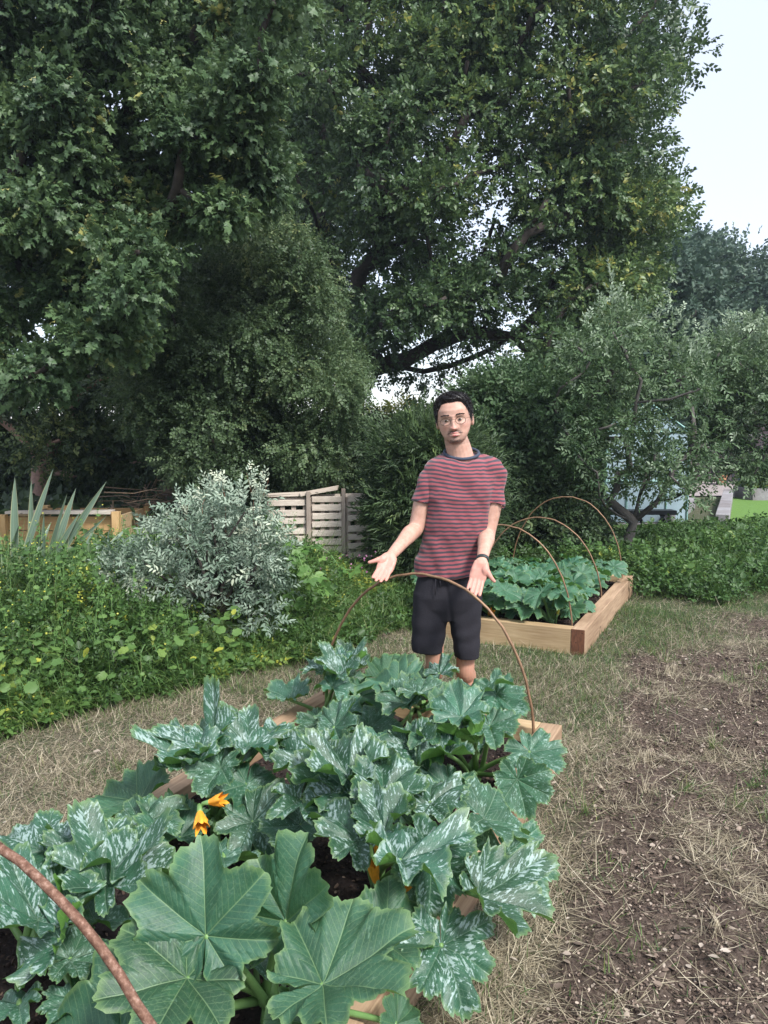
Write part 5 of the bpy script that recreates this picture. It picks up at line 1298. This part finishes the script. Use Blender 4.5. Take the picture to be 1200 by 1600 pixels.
# --- bramble, bright trefoil leaves in front of the shrub
r13 = np.random.default_rng(403); base = at_z(400, 1010, 0); root = empty('bramble', tuple(base), 'bramble with bright green leaves arching out beside the silvery shrub and the path', 'bramble')
stm = MB(); parts = []
BRM = leafmat('bramble_leaves', [(0, (.045, .10, .025)), (.6, (.09, .19, .045)), (1, (.16, .28, .07))], .35, .5)
tvb, tfb = [], []
for a in (-1.15, 0, 1.15):
    b_ = len(tvb); c_, s_ = math.cos(a), math.sin(a)
    for (xx, yy, zz) in ((0, .05, 0), (.24, .25, .03), (.30, .5, .02), (.2, .78, .0), (0, 1.0, -.08), (-.2, .78, 0), (-.30, .5, .02), (-.24, .25, .03)): tvb.append((c_*xx+s_*yy, -s_*xx+c_*yy, zz))
    tfb += [(b_, b_+i, b_+i+1) for i in range(1, 7)]
tvb = np.array(tvb); tfb = np.array(tfb)
for i in range(13):
    a = r13.uniform(-.2, 1.3) if i < 9 else r13.uniform(2, 4); L_ = r13.uniform(.35, .75); d = np.array([math.cos(a), -math.sin(a)*.6, 0]); P_ = [base+d*L_*t+np.array([0, .12, .62*math.sin(min(1, t*1.15)*2.3)*L_/.6]) for t in np.linspace(0, 1, 9)]
    stm.tube(P_, .003, 5)
    for q in range(2, 9):
        for _ in range(2):
            parts.append(scatter(tvb, tfb, P_[q][None]+r13.normal(0, .02, (1, 3)), frame_rot(unit(r13.normal(0, .6, (1, 3))+d+np.array([0, -.3, .1])), r13.normal(0, .3, (1, 3))+np.array([[0, -.6, 1]])), r13.uniform(.045, .085, 1), r13.uniform(.2, 1, 1)))
stm.build('stems', STALK, root); V, F, A = merge(parts); link('foliage', npmesh('foliage', V, F, dict(rnd=A)), BRM, root)
# --- New Zealand flax
base = at(85, 860, 6.3); base[2] = 0; root = empty('flax_plant', tuple(base), 'spiky flax plant with tall stiff grey green sword leaves in front of the compost bay', 'flax')
m, n, l, p = mat_new('flax_leaf'); oc = n.new('ShaderNodeUVMap').outputs[0]; sp = n.new('ShaderNodeSeparateXYZ'); l.new(oc, sp.inputs[0])
wv = math_n(n, l, 'ABSOLUTE', math_n(n, l, 'SUBTRACT', sp.outputs[0], .5)); f1 = noise_n(n, l, 14, 3, oc)
r_ = ramp(n, [(.0, (.06, .10, .065)), (.06, (.14, .20, .14)), (.36, (.10, .155, .11)), (.44, (.30, .34, .20)), (.5, (.16, .12, .06))]); l.new(wv, r_.inputs[0])
l.new(r_.outputs[0], p.inputs['Base Color']); p.inputs['Roughness'].default_value = .45; FLAX = m
r14 = np.random.default_rng(404)
for (bx, by, tx, ty, wd, kx) in ((25, 872, 24, 742, 12, .3), (49, 860, 49, 749, 9, 0), (42, 862, 84, 731, 12, .1), (81, 858, 106, 768, 7, .2), (88, 858, 119, 762, 12, .1), (98, 860, 167, 750, 11, .15), (92, 860, 126, 799, 10, .2),
                                (112, 858, 167, 803, 7, .3), (160, 868, 198, 823, 9, .3), (170, 870, 211, 830, 8, .4), (52, 876, 67, 821, 7, .1), (18, 876, 31, 817, 8, .2), (62, 862, 81, 814, 7, .2), (5, 870, -10, 790, 9, .4), (70, 865, 70, 800, 8, .2), (130, 866, 150, 820, 7, .2)):
    Yb = 6.3+r14.uniform(-.12, .12); b = at(bx, by, Yb); t_ = at(tx, ty, Yb+r14.uniform(-.25, .25)); d = t_-b; b = b-d*.45*(b[2]/max(.2, d[2]*.45)) if d[2] > .1 else b; b[2] = max(b[2], 0); Wd = wd/1200*6.3*.62
    V = []; U = []; sd_ = unit(np.array([d[2], r14.normal(0, .25)*abs(d[2]), -d[0]])); nrm = unit(np.cross(sd_, d))
    for i, t in enumerate(np.linspace(0, 1, 16)):
        c_ = b+(t_-b)*t+nrm*.06*math.sin(t*2.2)*kx+np.array([0, 0, -.05*kx*t**3]); ww = Wd*(min(1, .75+.6*t) if t < .55 else max(.02, 1-((t-.55)/.45)**2.2))
        for q, (e_, zz) in enumerate(((-1, .35), (-.5, .12), (0, 0), (.5, .12), (1, .35))): V.append(c_+sd_*ww*e_*.93+nrm*ww*zz); U.append((q/4, t))
    idx = np.arange(80).reshape(16, 5); F = np.stack([idx[:-1, :-1], idx[:-1, 1:], idx[1:, 1:], idx[1:, :-1]], -1).reshape(-1, 4)
    link('leaf', npmesh('leaf', V, F, smooth=True, uvs=np.array(U)), FLAX, root)
# --- iris clump and pink geraniums before the pallets
r15 = np.random.default_rng(405)
def bladeclump(name, label, cat, base, nb, L0, L1, wd, mat, spread):
    root = empty(name, tuple(base), label, cat); k = nb; P = base[None, :2]+r15.normal(0, spread, (k, 2))
    az = r15.uniform(0, 6.28, k)
    o = blades(P, r15.uniform(L0, L1, k), r15.uniform(wd*.7, wd*1.3, k), az, r15.uniform(1.2, 1.55, k), -r15.uniform(.1, .9, k), np.clip(r15.normal(.35, .2, k), 0, .9), 'leaves', mat, z0=np.zeros(k))
    me = o.data; bpy.data.objects.remove(o); link('leaves', me, None, root)
bladeclump('iris_clump', 'dark clump of long strap leaves standing in front of the pallet screen', 'plant', at_z(450, 930, 0), 240, .28, .52, .016, GRASS, .26)
bladeclump('pampas_tuft', 'pale arching grass tuft just behind the outstretched right hand of the person', 'grass tuft', at_z(600, 900, 0), 70, .35, .62, .012, TALLG, .07)
PINK = simple('pink_petal', (.30, .12, .22), .6, .3, 40, bmp=0)
k = 80; Y_ = r15.uniform(6.6, 8.2, k); px = r15.uniform(500, 610, k); P = np.array([at(a, b, c) for a, b, c in zip(px, r15.uniform(862, 898, k), Y_)]); P[:, 2] = np.clip(P[:, 2], .1, .5)
V, F, A = scatter(tvr, tfr, P, frame_rot(r15.normal(0, 1, (k, 3)), r15.normal(0, .4, (k, 3))+np.array([0, -1, .6])), r15.uniform(.012, .022, k), r15.random(k))
tag(link('pink_flowers', npmesh('pink_flowers', V, F, dict(rnd=A)), PINK), kind='stuff')

# --- pallet screen
PALW = woodmat('weathered_sunlit_pallet', (.66, .59, .50), (.44, .38, .31), 1.5, (1, 14, 14))  # pale tone puts the sun on the pallets into the wood colour
POSTW = woodmat('weathered_post', (.42, .36, .30), (.26, .21, .17), 1.5, (14, 14, 1))
def pallet(px0, px1, Y0_, Y1_, pt, pb, ns, label, sk=0.):
    a, b = at(px0, pt, Y0_), at(px1, pt, Y1_); root = empty('pallet', (float((a[0]+b[0])/2), float((a[1]+b[1])/2), 0), label, 'pallet', 'pallets stood on edge as a screen')
    a[2] -= .05; b[2] -= .05; d = b-a; d[2] = 0; Ln = np.linalg.norm(d); d /= Ln; nrm = np.array([d[1], -d[0], 0]); top = a[2]; bot = .02; axs = np.array([d, -nrm, [0, 0, 1.]])
    for i in range(ns+3):
        z = top-.03-(top-.12)*i/(ns+2); c = (a+b)/2; c[2] = z+r15.normal(0, .004)
        mb = MB(); mb.box(c+nrm*.055, (Ln-.01, .018, .062), axs, .002); mb.build('slat', PALW, root, bevel=.002)
        if i % 2 == 0: mb = MB(); mb.box(c-nrm*.055+np.array([0, 0, .01]), (Ln-.01, .018, .075), axs, .002); mb.build('slat', PALW, root, bevel=.002)
    for t in (.03, .36, .66, .97):
        c = a+d*Ln*t; c[2] = top/2; mb = MB(); mb.box(c, (.045, .088, top-.02), axs, .002); mb.build('block', POSTW, root, bevel=.002)
pallet(420, 478, 8.0, 8.05, 773, 0, 6, 'weathered pallet at the left end of the pale pallet screen'); pallet(486, 533, 8.05, 8.1, 768, 0, 7, 'weathered pallet in the middle of the pale pallet screen'); pallet(541, 590, 8.1, 8.2, 768, 0, 6, 'weathered pallet at the right end of the screen, half hidden by the feathery bush')
for px, py, Yp, lab in ((481.5, 768, 7.97, 'thin post between the left and middle pallets'), (537, 763, 8.05, 'thin post between the middle and right pallets')):
    q = at(px, py, Yp); mb = MB(); mb.box((q[0], q[1], q[2]/2), (.04, .04, q[2]), None, .002); tag(mb.build('fence_post', POSTW, bevel=.003), lab, 'post', 'posts of the pallet screen')
for (x0, y0, x1, y1, lab) in ((416, 772, 474, 769, 'lower loose board lying along the top of the left pallet'), (470, 769, 528, 759, 'loose rough board tilted up across the top of the middle pallet')):
    a, b = at(x0, y0, 8.05), at(x1, y1, 8.1); d = unit(b-a); mb = MB(); mb.box((a+b)/2+np.array([0, 0, -.02]), (np.linalg.norm(b-a), .14, .04), np.array([d, [0, 1, 0], np.cross(d, [0, 1, 0])]), .004)
    tag(mb.build('loose_board', PALW, bevel=.004), lab, 'board', 'loose boards on the pallets')
# --- timber compost bay
SUNW = woodmat('sunlit_board_wood', (.62, .40, .19), (.38, .22, .09), 1.2, (1, 10, 10)); SUNP = woodmat('sunlit_post_wood', (.70, .48, .24), (.48, .29, .12), 1.2, (10, 10, 1))  # warm sunlight on the bay is put into these wood colours
a, b = at(8, 803, 8.0), at(184, 798, 8.0); root = empty('compost_bay', (float((a[0]+b[0])/2), 8.3, 0), 'open topped timber compost bay with warm sunlit boards behind the flax', 'compost bay')
H = a[2]
for i in range(5):
    z = H-.04-.155*i
    if z < .05: break
    for yy in (8.0, 8.95):
        mb = MB(); mb.box(((a[0]+b[0])/2, yy, z-.06), (b[0]-a[0]-.02, .028, .145), None, .002); mb.build('board', SUNW, root, bevel=.002)
    for xx in (a[0]+.02, b[0]-.03):
        mb = MB(); mb.box((xx, 8.475, z-.06), (.028, .90, .145), None, .002); mb.build('side_board', W_END, root, bevel=.002)
for xx, yy, hh in ((a[0], 7.95, H), (b[0], 7.95, H+.03), (b[0]-.55, 8.06, H+.08), (a[0], 8.98, H), (b[0], 8.98, H+.02)):
    mb = MB(); mb.box((xx, yy, hh/2), (.075, .075, hh), None, .002); mb.build('post', SUNP, root, bevel=.003)
mb = MB(); mb.box(((a[0]+b[0])/2, 7.975, H+.022), (b[0]-a[0]-.09, .15, .03), None, .003); mb.build('top_rail', PALW, root, bevel=.003)
# --- brushwood heap
r16 = np.random.default_rng(406); base = at(235, 800, 9.2); base[2] = 0; root = empty('brushwood_heap', tuple(base), 'tangled heap of dry brown twigs beside the compost bay', 'brushwood'); mb = MB()
for i in range(520):
    c = base+np.array([r16.normal(0, .36), r16.normal(0, .3), 0]); c[2] = .05+abs(r16.normal(0, .42))*max(.2, 1-abs(c[0]-base[0])/1.0); c[2] = min(c[2], .95); d = unit(np.array([r16.normal(0, 1), r16.normal(0, .6), r16.normal(0, .35)]))*r16.uniform(.12, .4)
    mb.tube([c-d, c+r16.normal(0, .04, 3), c+d], [.008, .006, .003], 4, False)
mb.build('twigs', simple('dry_twigs', (.19, .135, .09), .9, .4, 30), root)
# --- leaning brown sheet and low dark shed roof behind
SHEET = simple('rusty_brown_sheet', (.085, .055, .042), .7, .4, 3, bmp=.5)
A_, B_, C_, D_ = at(228, 782, 11.3), at(287, 738, 11.0), at(292, 800, 10.9), at(232, 815, 11.3); mb = MB(); off = np.array([.0, .04, .0])
mb.loft([[A_, B_, C_, D_], [A_+off, B_+off, C_+off, D_+off]]); ob = mb.build('leaning_sheet', SHEET); tag(ob, 'brown sheet with a sloping top edge leaning behind the brushwood heap', 'sheet')
mb = MB(); q = at(292, 735, 10.85); mb.box((q[0], q[1], q[2]/2), (.05, .05, q[2]), None, .002); tag(mb.build('stake', SUNP, bevel=.003), 'orange stake standing at the right edge of the leaning brown sheet', 'stake')
a, b = at(120, 762, 14), at(262, 757, 14); root = empty('low_shed', (float((a[0]+b[0])/2), 14.6, 0), 'low dark blue grey roofed shed deep in the shade behind the compost bay', 'shed')
mb = MB(); mb.box(((a[0]+b[0])/2, 14.6, (a[2]-.1)/2), (b[0]-a[0]-.2, 1.2, a[2]-.1), None); mb.build('wall', simple('dark_boards', (.05, .045, .04), .8, .3, 8), root, bevel=.004)
mb = MB(); mb.box(((a[0]+b[0])/2, 14.5, a[2]-.02), (b[0]-a[0], 1.6, .05), np.array([[1, 0, 0], [0, .97, .24], [0, -.24, .97]])); mb.build('roof', simple('slate_felt', (.09, .11, .14), .6, .2, 6), root, bevel=.004)

# --- apple trees
r17 = np.random.default_rng(407)
def apple(poly, Y0_, nn, base, fork, rt, per, seed, label, shoots, mid, size=.17):
    rr_ = np.random.default_rng(seed); C, R = poly_clumps(poly, Y0_, .65, nn, .16, .30, (), rr_, .6)
    tm_ = [sprig(7, .34, .17, seed=500+i, lobes='ovate', spread=.9) for i in range(4)]; ex = []
    for (px, py, py2) in shoots:
        b0 = at(px, py, Y0_+rr_.uniform(-.3, .3)); t0 = b0+np.array([rr_.normal(0, .05), 0, (py-py2)/1200*Y0_])
        for q in np.linspace(0, 1, 11):
            tv, tf, ta = tm_[int(q*10) % 4]
            ex.append(scatter(tv, tf, (b0+(t0-b0)*q)[None], frame_rot(unit(np.array([[rr_.normal(0, .5), rr_.normal(0, .5), .9]])), rr_.normal(0, 1, (1, 3))), np.array([.20-.06*q]), np.array([min(1, .72+.3*q)]), ta))
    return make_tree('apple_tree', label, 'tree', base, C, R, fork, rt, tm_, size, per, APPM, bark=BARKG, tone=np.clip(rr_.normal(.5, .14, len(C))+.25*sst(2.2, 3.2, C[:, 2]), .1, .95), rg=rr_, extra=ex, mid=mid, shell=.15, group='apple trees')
b1 = at_z(980, 895, 0); b1 = b1*np.array([1, 1, 0])*(8.7/b1[1])
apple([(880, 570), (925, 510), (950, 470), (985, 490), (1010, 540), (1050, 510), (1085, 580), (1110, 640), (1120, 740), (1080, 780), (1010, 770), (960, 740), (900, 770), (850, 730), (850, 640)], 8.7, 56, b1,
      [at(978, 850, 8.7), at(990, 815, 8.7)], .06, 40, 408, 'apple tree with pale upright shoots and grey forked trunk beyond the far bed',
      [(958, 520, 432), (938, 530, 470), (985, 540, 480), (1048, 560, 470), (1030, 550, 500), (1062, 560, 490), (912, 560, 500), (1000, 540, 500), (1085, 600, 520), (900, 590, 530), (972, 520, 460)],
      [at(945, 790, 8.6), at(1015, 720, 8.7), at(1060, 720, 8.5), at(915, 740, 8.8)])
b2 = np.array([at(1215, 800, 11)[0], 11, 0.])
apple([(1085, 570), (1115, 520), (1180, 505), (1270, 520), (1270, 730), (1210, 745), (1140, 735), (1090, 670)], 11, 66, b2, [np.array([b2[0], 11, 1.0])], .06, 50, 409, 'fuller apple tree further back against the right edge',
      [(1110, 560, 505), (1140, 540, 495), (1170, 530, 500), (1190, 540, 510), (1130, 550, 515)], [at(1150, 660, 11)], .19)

# --- greenhouse
GLZ = simple('dusty_glass', (.34, .45, .50), .18, .12, 3, bmp=.05, spec=.7); GFR = simple('pale_green_frame', (.22, .38, .34), .5, .1, 10, bmp=.1)
gx0, gx1, gy0, gy1, gh, gr = 3.9, 5.35, 13.5, 16.0, 1.62, 2.12; root = empty('greenhouse', (float((gx0+gx1)/2), 14.7, 0), 'pale blue green greenhouse glimpsed through the apple tree', 'greenhouse')
xm = (gx0+gx1)/2
def bar(p, q, w_=.035):
    mb = MB(); mb.tube([p, q], w_*.6, 4); return mb.build('frame_bar', GFR, root)
for yy in (gy0, gy1):
    for xx in (gx0, gx1): bar((xx, yy, 0), (xx, yy, gh))
    bar((gx0, yy, gh), (xm, yy, gr)); bar((gx1, yy, gh), (xm, yy, gr)); bar((gx0, yy, gh), (gx1, yy, gh)); bar((xm-.35, yy, 0), (xm-.35, yy, gh)); bar((xm+.35, yy, 0), (xm+.35, yy, gh)); bar((gx0, yy, .75), (gx1, yy, .75))
for xx, zz in ((gx0, gh), (gx1, gh), (xm, gr)): bar((xx, gy0, zz), (xx, gy1, zz))
for yy in np.linspace(gy0, gy1, 5)[1:-1]: bar((gx0, yy, 0), (gx0, yy, gh)); bar((gx0, yy, gh), (xm, yy, gr))
for (x0, x1) in ((gx0+.02, xm-.37), (xm-.33, xm+.33), (xm+.37, gx1-.02)):
    for z0, z1 in ((.03, .73), (.77, gh-.02)):
        mb = MB(); mb.box(((x0+x1)/2, gy0+.012, (z0+z1)/2), (x1-x0, .006, z1-z0)); mb.build('pane', GLZ, root)
for xx in (gx0+.005, gx1-.005):
    mb = MB(); mb.box((xx, (gy0+gy1)/2, gh/2), (.006, gy1-gy0-.05, gh-.05)); mb.build('side_glass', GLZ, root)
mb = MB(); mb.loft([[np.array(v) for v in ((gx0+.01, gy0+.01, gh-.01), (gx1-.01, gy0+.01, gh-.01), (xm, gy0+.01, gr-.02))], [np.array(v) for v in ((gx0+.01, gy1-.01, gh-.01), (gx1-.01, gy1-.01, gh-.01), (xm, gy1-.01, gr-.02))]]); mb.build('roof_glass', GLZ, root)
# --- dark slatted fence at the far right
DKF = woodmat('dark_fence_wood', (.075, .055, .06), (.035, .026, .03), 1, (1, 10, 10)); root = empty('slatted_fence', (10, 25.5, 0), 'dark brown horizontal slatted fence at the back behind the apple trees', 'fence')
for i in range(19):
    mb = MB(); mb.box((10.2, 25.5, .08+i*.13), (9.0, .02, .10), None, .003); mb.build('slat', DKF, root, bevel=.002)
for xx in np.arange(5.8, 14.8, 1.8):
    mb = MB(); mb.box((xx, 25.6, 1.25), (.1, .1, 2.5)); mb.build('post', DKF, root, bevel=.004)
# --- lawn, gravel, timber edging, table, bin, planter, trestle
def sheet(name, pts, z, mat):
    me = npmesh(name, [(p[0], p[1], z) for p in pts], [[0, 1, 2, 3]]); tag(link(name, me, mat), kind='structure')
LAWN = simple('lawn_green', (.11, .20, .05), .9, .2, 20, bmp=.6, spec=.1); GRAV = simple('pale_gravel', (.30, .26, .25), .9, .5, 25, bmp=1.0)
g = lambda px, py: at_z(px, py, .02)
sheet('lawn', [g(1128, 822), g(1290, 822), g(1270, 776), g(1139, 776)], .020, LAWN)
sheet('gravel_path', [g(1060, 775), g(1300, 775), g(1300, 752), g(1060, 752)], .024, GRAV)
sheet('gravel_bed', [g(900, 822), g(1040, 818), g(1072, 797), g(900, 797)], .016, GRAV)
EDG = woodmat('grey_sleeper', (.34, .33, .34), (.22, .21, .22), 1, (10, 1, 10))
for (p0, p1, wd, lab) in ((g(1128, 822), g(1138, 777), .22, 'long grey timber edging along the left side of the lawn'), (g(1040, 822), g(1080, 792), .16, 'short grey timber edging beside the gravel near the greenhouse')):
    d = unit(p1-p0); s_ = np.array([d[1], -d[0], 0]); mb = MB(); mb.box((p0+p1)/2+np.array([0, 0, .08]), (wd, np.linalg.norm(p1-p0), .24), np.array([s_, d, [0, 0, 1.]])); tag(mb.build('timber_edging', EDG, bevel=.01), lab, 'timber edging', 'grey timber edgings')
BLKP = simple('black_paint', (.018, .02, .024), .5, .2, 10); TEAL = simple('slate_blue_plastic', (.06, .11, .13), .45, .15, 6); TERR = simple('terracotta', (.38, .19, .10), .8, .2, 12)
q = g(1128, 757); root = empty('garden_table', (float(q[0]), float(q[1]), 0), 'small black garden table on the gravel by the dark fence', 'table')
mb = MB(); mb.box((q[0], q[1], .47), (.55, .5, .05)); mb.build('tabletop', BLKP, root, bevel=.006)
for sx in (-.24, .24):
    for sy in (-.2, .2): mb = MB(); mb.box((q[0]+sx, q[1]+sy, .222), (.05, .05, .444)); mb.build('leg', BLKP, root, bevel=.004)
def pot(q, r0_, r1_, h_, mat, name, label, cat, n_=20, z=0):
    mb = MB(); mb.loft([[(q[0]+rr*math.cos(a), q[1]+rr*math.sin(a), z+hh) for a in np.linspace(0, 6.2831, n_, endpoint=False)] for rr, hh in ((r0_, 0), (r1_, h_*.85), (r1_*1.1, h_*.86), (r1_*1.1, h_), (r1_*.95, h_), (r1_*.9, h_*.9))]); tag(mb.build(name, mat, bevel=0), label, cat)
pot(g(1127, 758)+np.array([0, -.05, 0]), .09, .13, .34, TERR, 'clay_pot', 'terracotta pot standing under the small black table', 'pot')
pot(g(1163, 768), .15, .19, .42, TEAL, 'water_tub', 'slate blue tub standing on the gravel left of the planter', 'tub')
q = g(1195, 779); root = empty('timber_planter', (float(q[0]), float(q[1]), 0), 'pale timber planter full of leafy vegetables and canes at the right edge', 'planter')
for dy in (-.5, .5): mb = MB(); mb.box((q[0]+.1, q[1]+dy, .15), (1.3, .06, .30)); mb.build('board', EDG, root, bevel=.005)
for dx in (-.55, .75): mb = MB(); mb.box((q[0]+dx+.0, q[1], .148), (.055, .93, .296)); mb.build('end_board', EDG, root, bevel=.005)
mb = MB(); mb.box((q[0]+.1, q[1], .12), (1.2, .9, .2)); mb.build('soil', COMPOST, root)
k = 900; P = np.column_stack([q[0]+.1+r17.uniform(-.6, .6, k), q[1]+r17.uniform(-.45, .45, k), .22+r17.random(k)*.42]); tv, tf, ta = tmw[0]
ob_v, ob_f, ob_a = scatter(tv, tf, P, frame_rot(r17.normal(0, .6, (k, 3))+np.array([0, 0, .5]), r17.normal(0, .5, (k, 3))+np.array([0, -.5, 1])), np.full(k, .17), np.clip(r17.normal(.7, .12, k), 0, .92), ta)
r_v = empty('vegetable_plants', (float(q[0]), float(q[1]), .22), 'light green leafy vegetables growing in the pale planter at the right edge', 'vegetables'); link('foliage', npmesh('foliage', ob_v, ob_f, dict(rnd=ob_a)), WEEDM, r_v)
for i, dx in enumerate((-.42, -.1, .2)):
    mb = MB(); mb.tube([(q[0]+dx, q[1]-.3, .1), (q[0]+dx+.02, q[1]-.3, 1.25-.1*i)], .011, 6); tag(mb.build('garden_cane', PALW), ('leftmost and tallest', 'middle', 'rightmost and shortest')[i]+' bamboo cane standing in the pale planter', 'cane', 'canes in the planter')
c0, c1 = at_z(932, 800, .35), at_z(1042, 797, .35); c1 = c1*np.array([1, 0, 1])+np.array([0, c0[1], 0]); root = empty('trestle_bench', (float((c0[0]+c1[0])/2), float(c0[1]), 0), 'low black trestle bench with splayed legs behind the apple trunk', 'bench')
mb = MB(); mb.box((c0+c1)/2, (c1[0]-c0[0], .25, .07)); mb.build('seat', BLKP, root, bevel=.005)
for t in (.15, .55, .85):
    cc = c0*(1-t)+c1*t
    for s_ in (-1, 1): mb = MB(); mb.tube([cc+[0, s_*.06, -.04], cc+[.20*s_, s_*.14, -.37]], .035, 4); mb.build('leg', BLKP, root)

# ================================================================ EVENING AIR
hz = MB(); hz.box((2, 22, 9.5), (76, 70, 25)); m = bpy.data.materials.new('haze_air'); m.use_nodes = True; n = m.node_tree.nodes; n.clear()
vo = n.new('ShaderNodeVolumePrincipled'); vo.inputs['Color'].default_value = (.72, .84, 1, 1); vo.inputs['Density'].default_value = .0012; vo.inputs['Anisotropy'].default_value = .3
ou = n.new('ShaderNodeOutputMaterial'); m.node_tree.links.new(vo.outputs[0], ou.inputs['Volume'])
tag(hz.build('haze', m), kind='stuff')
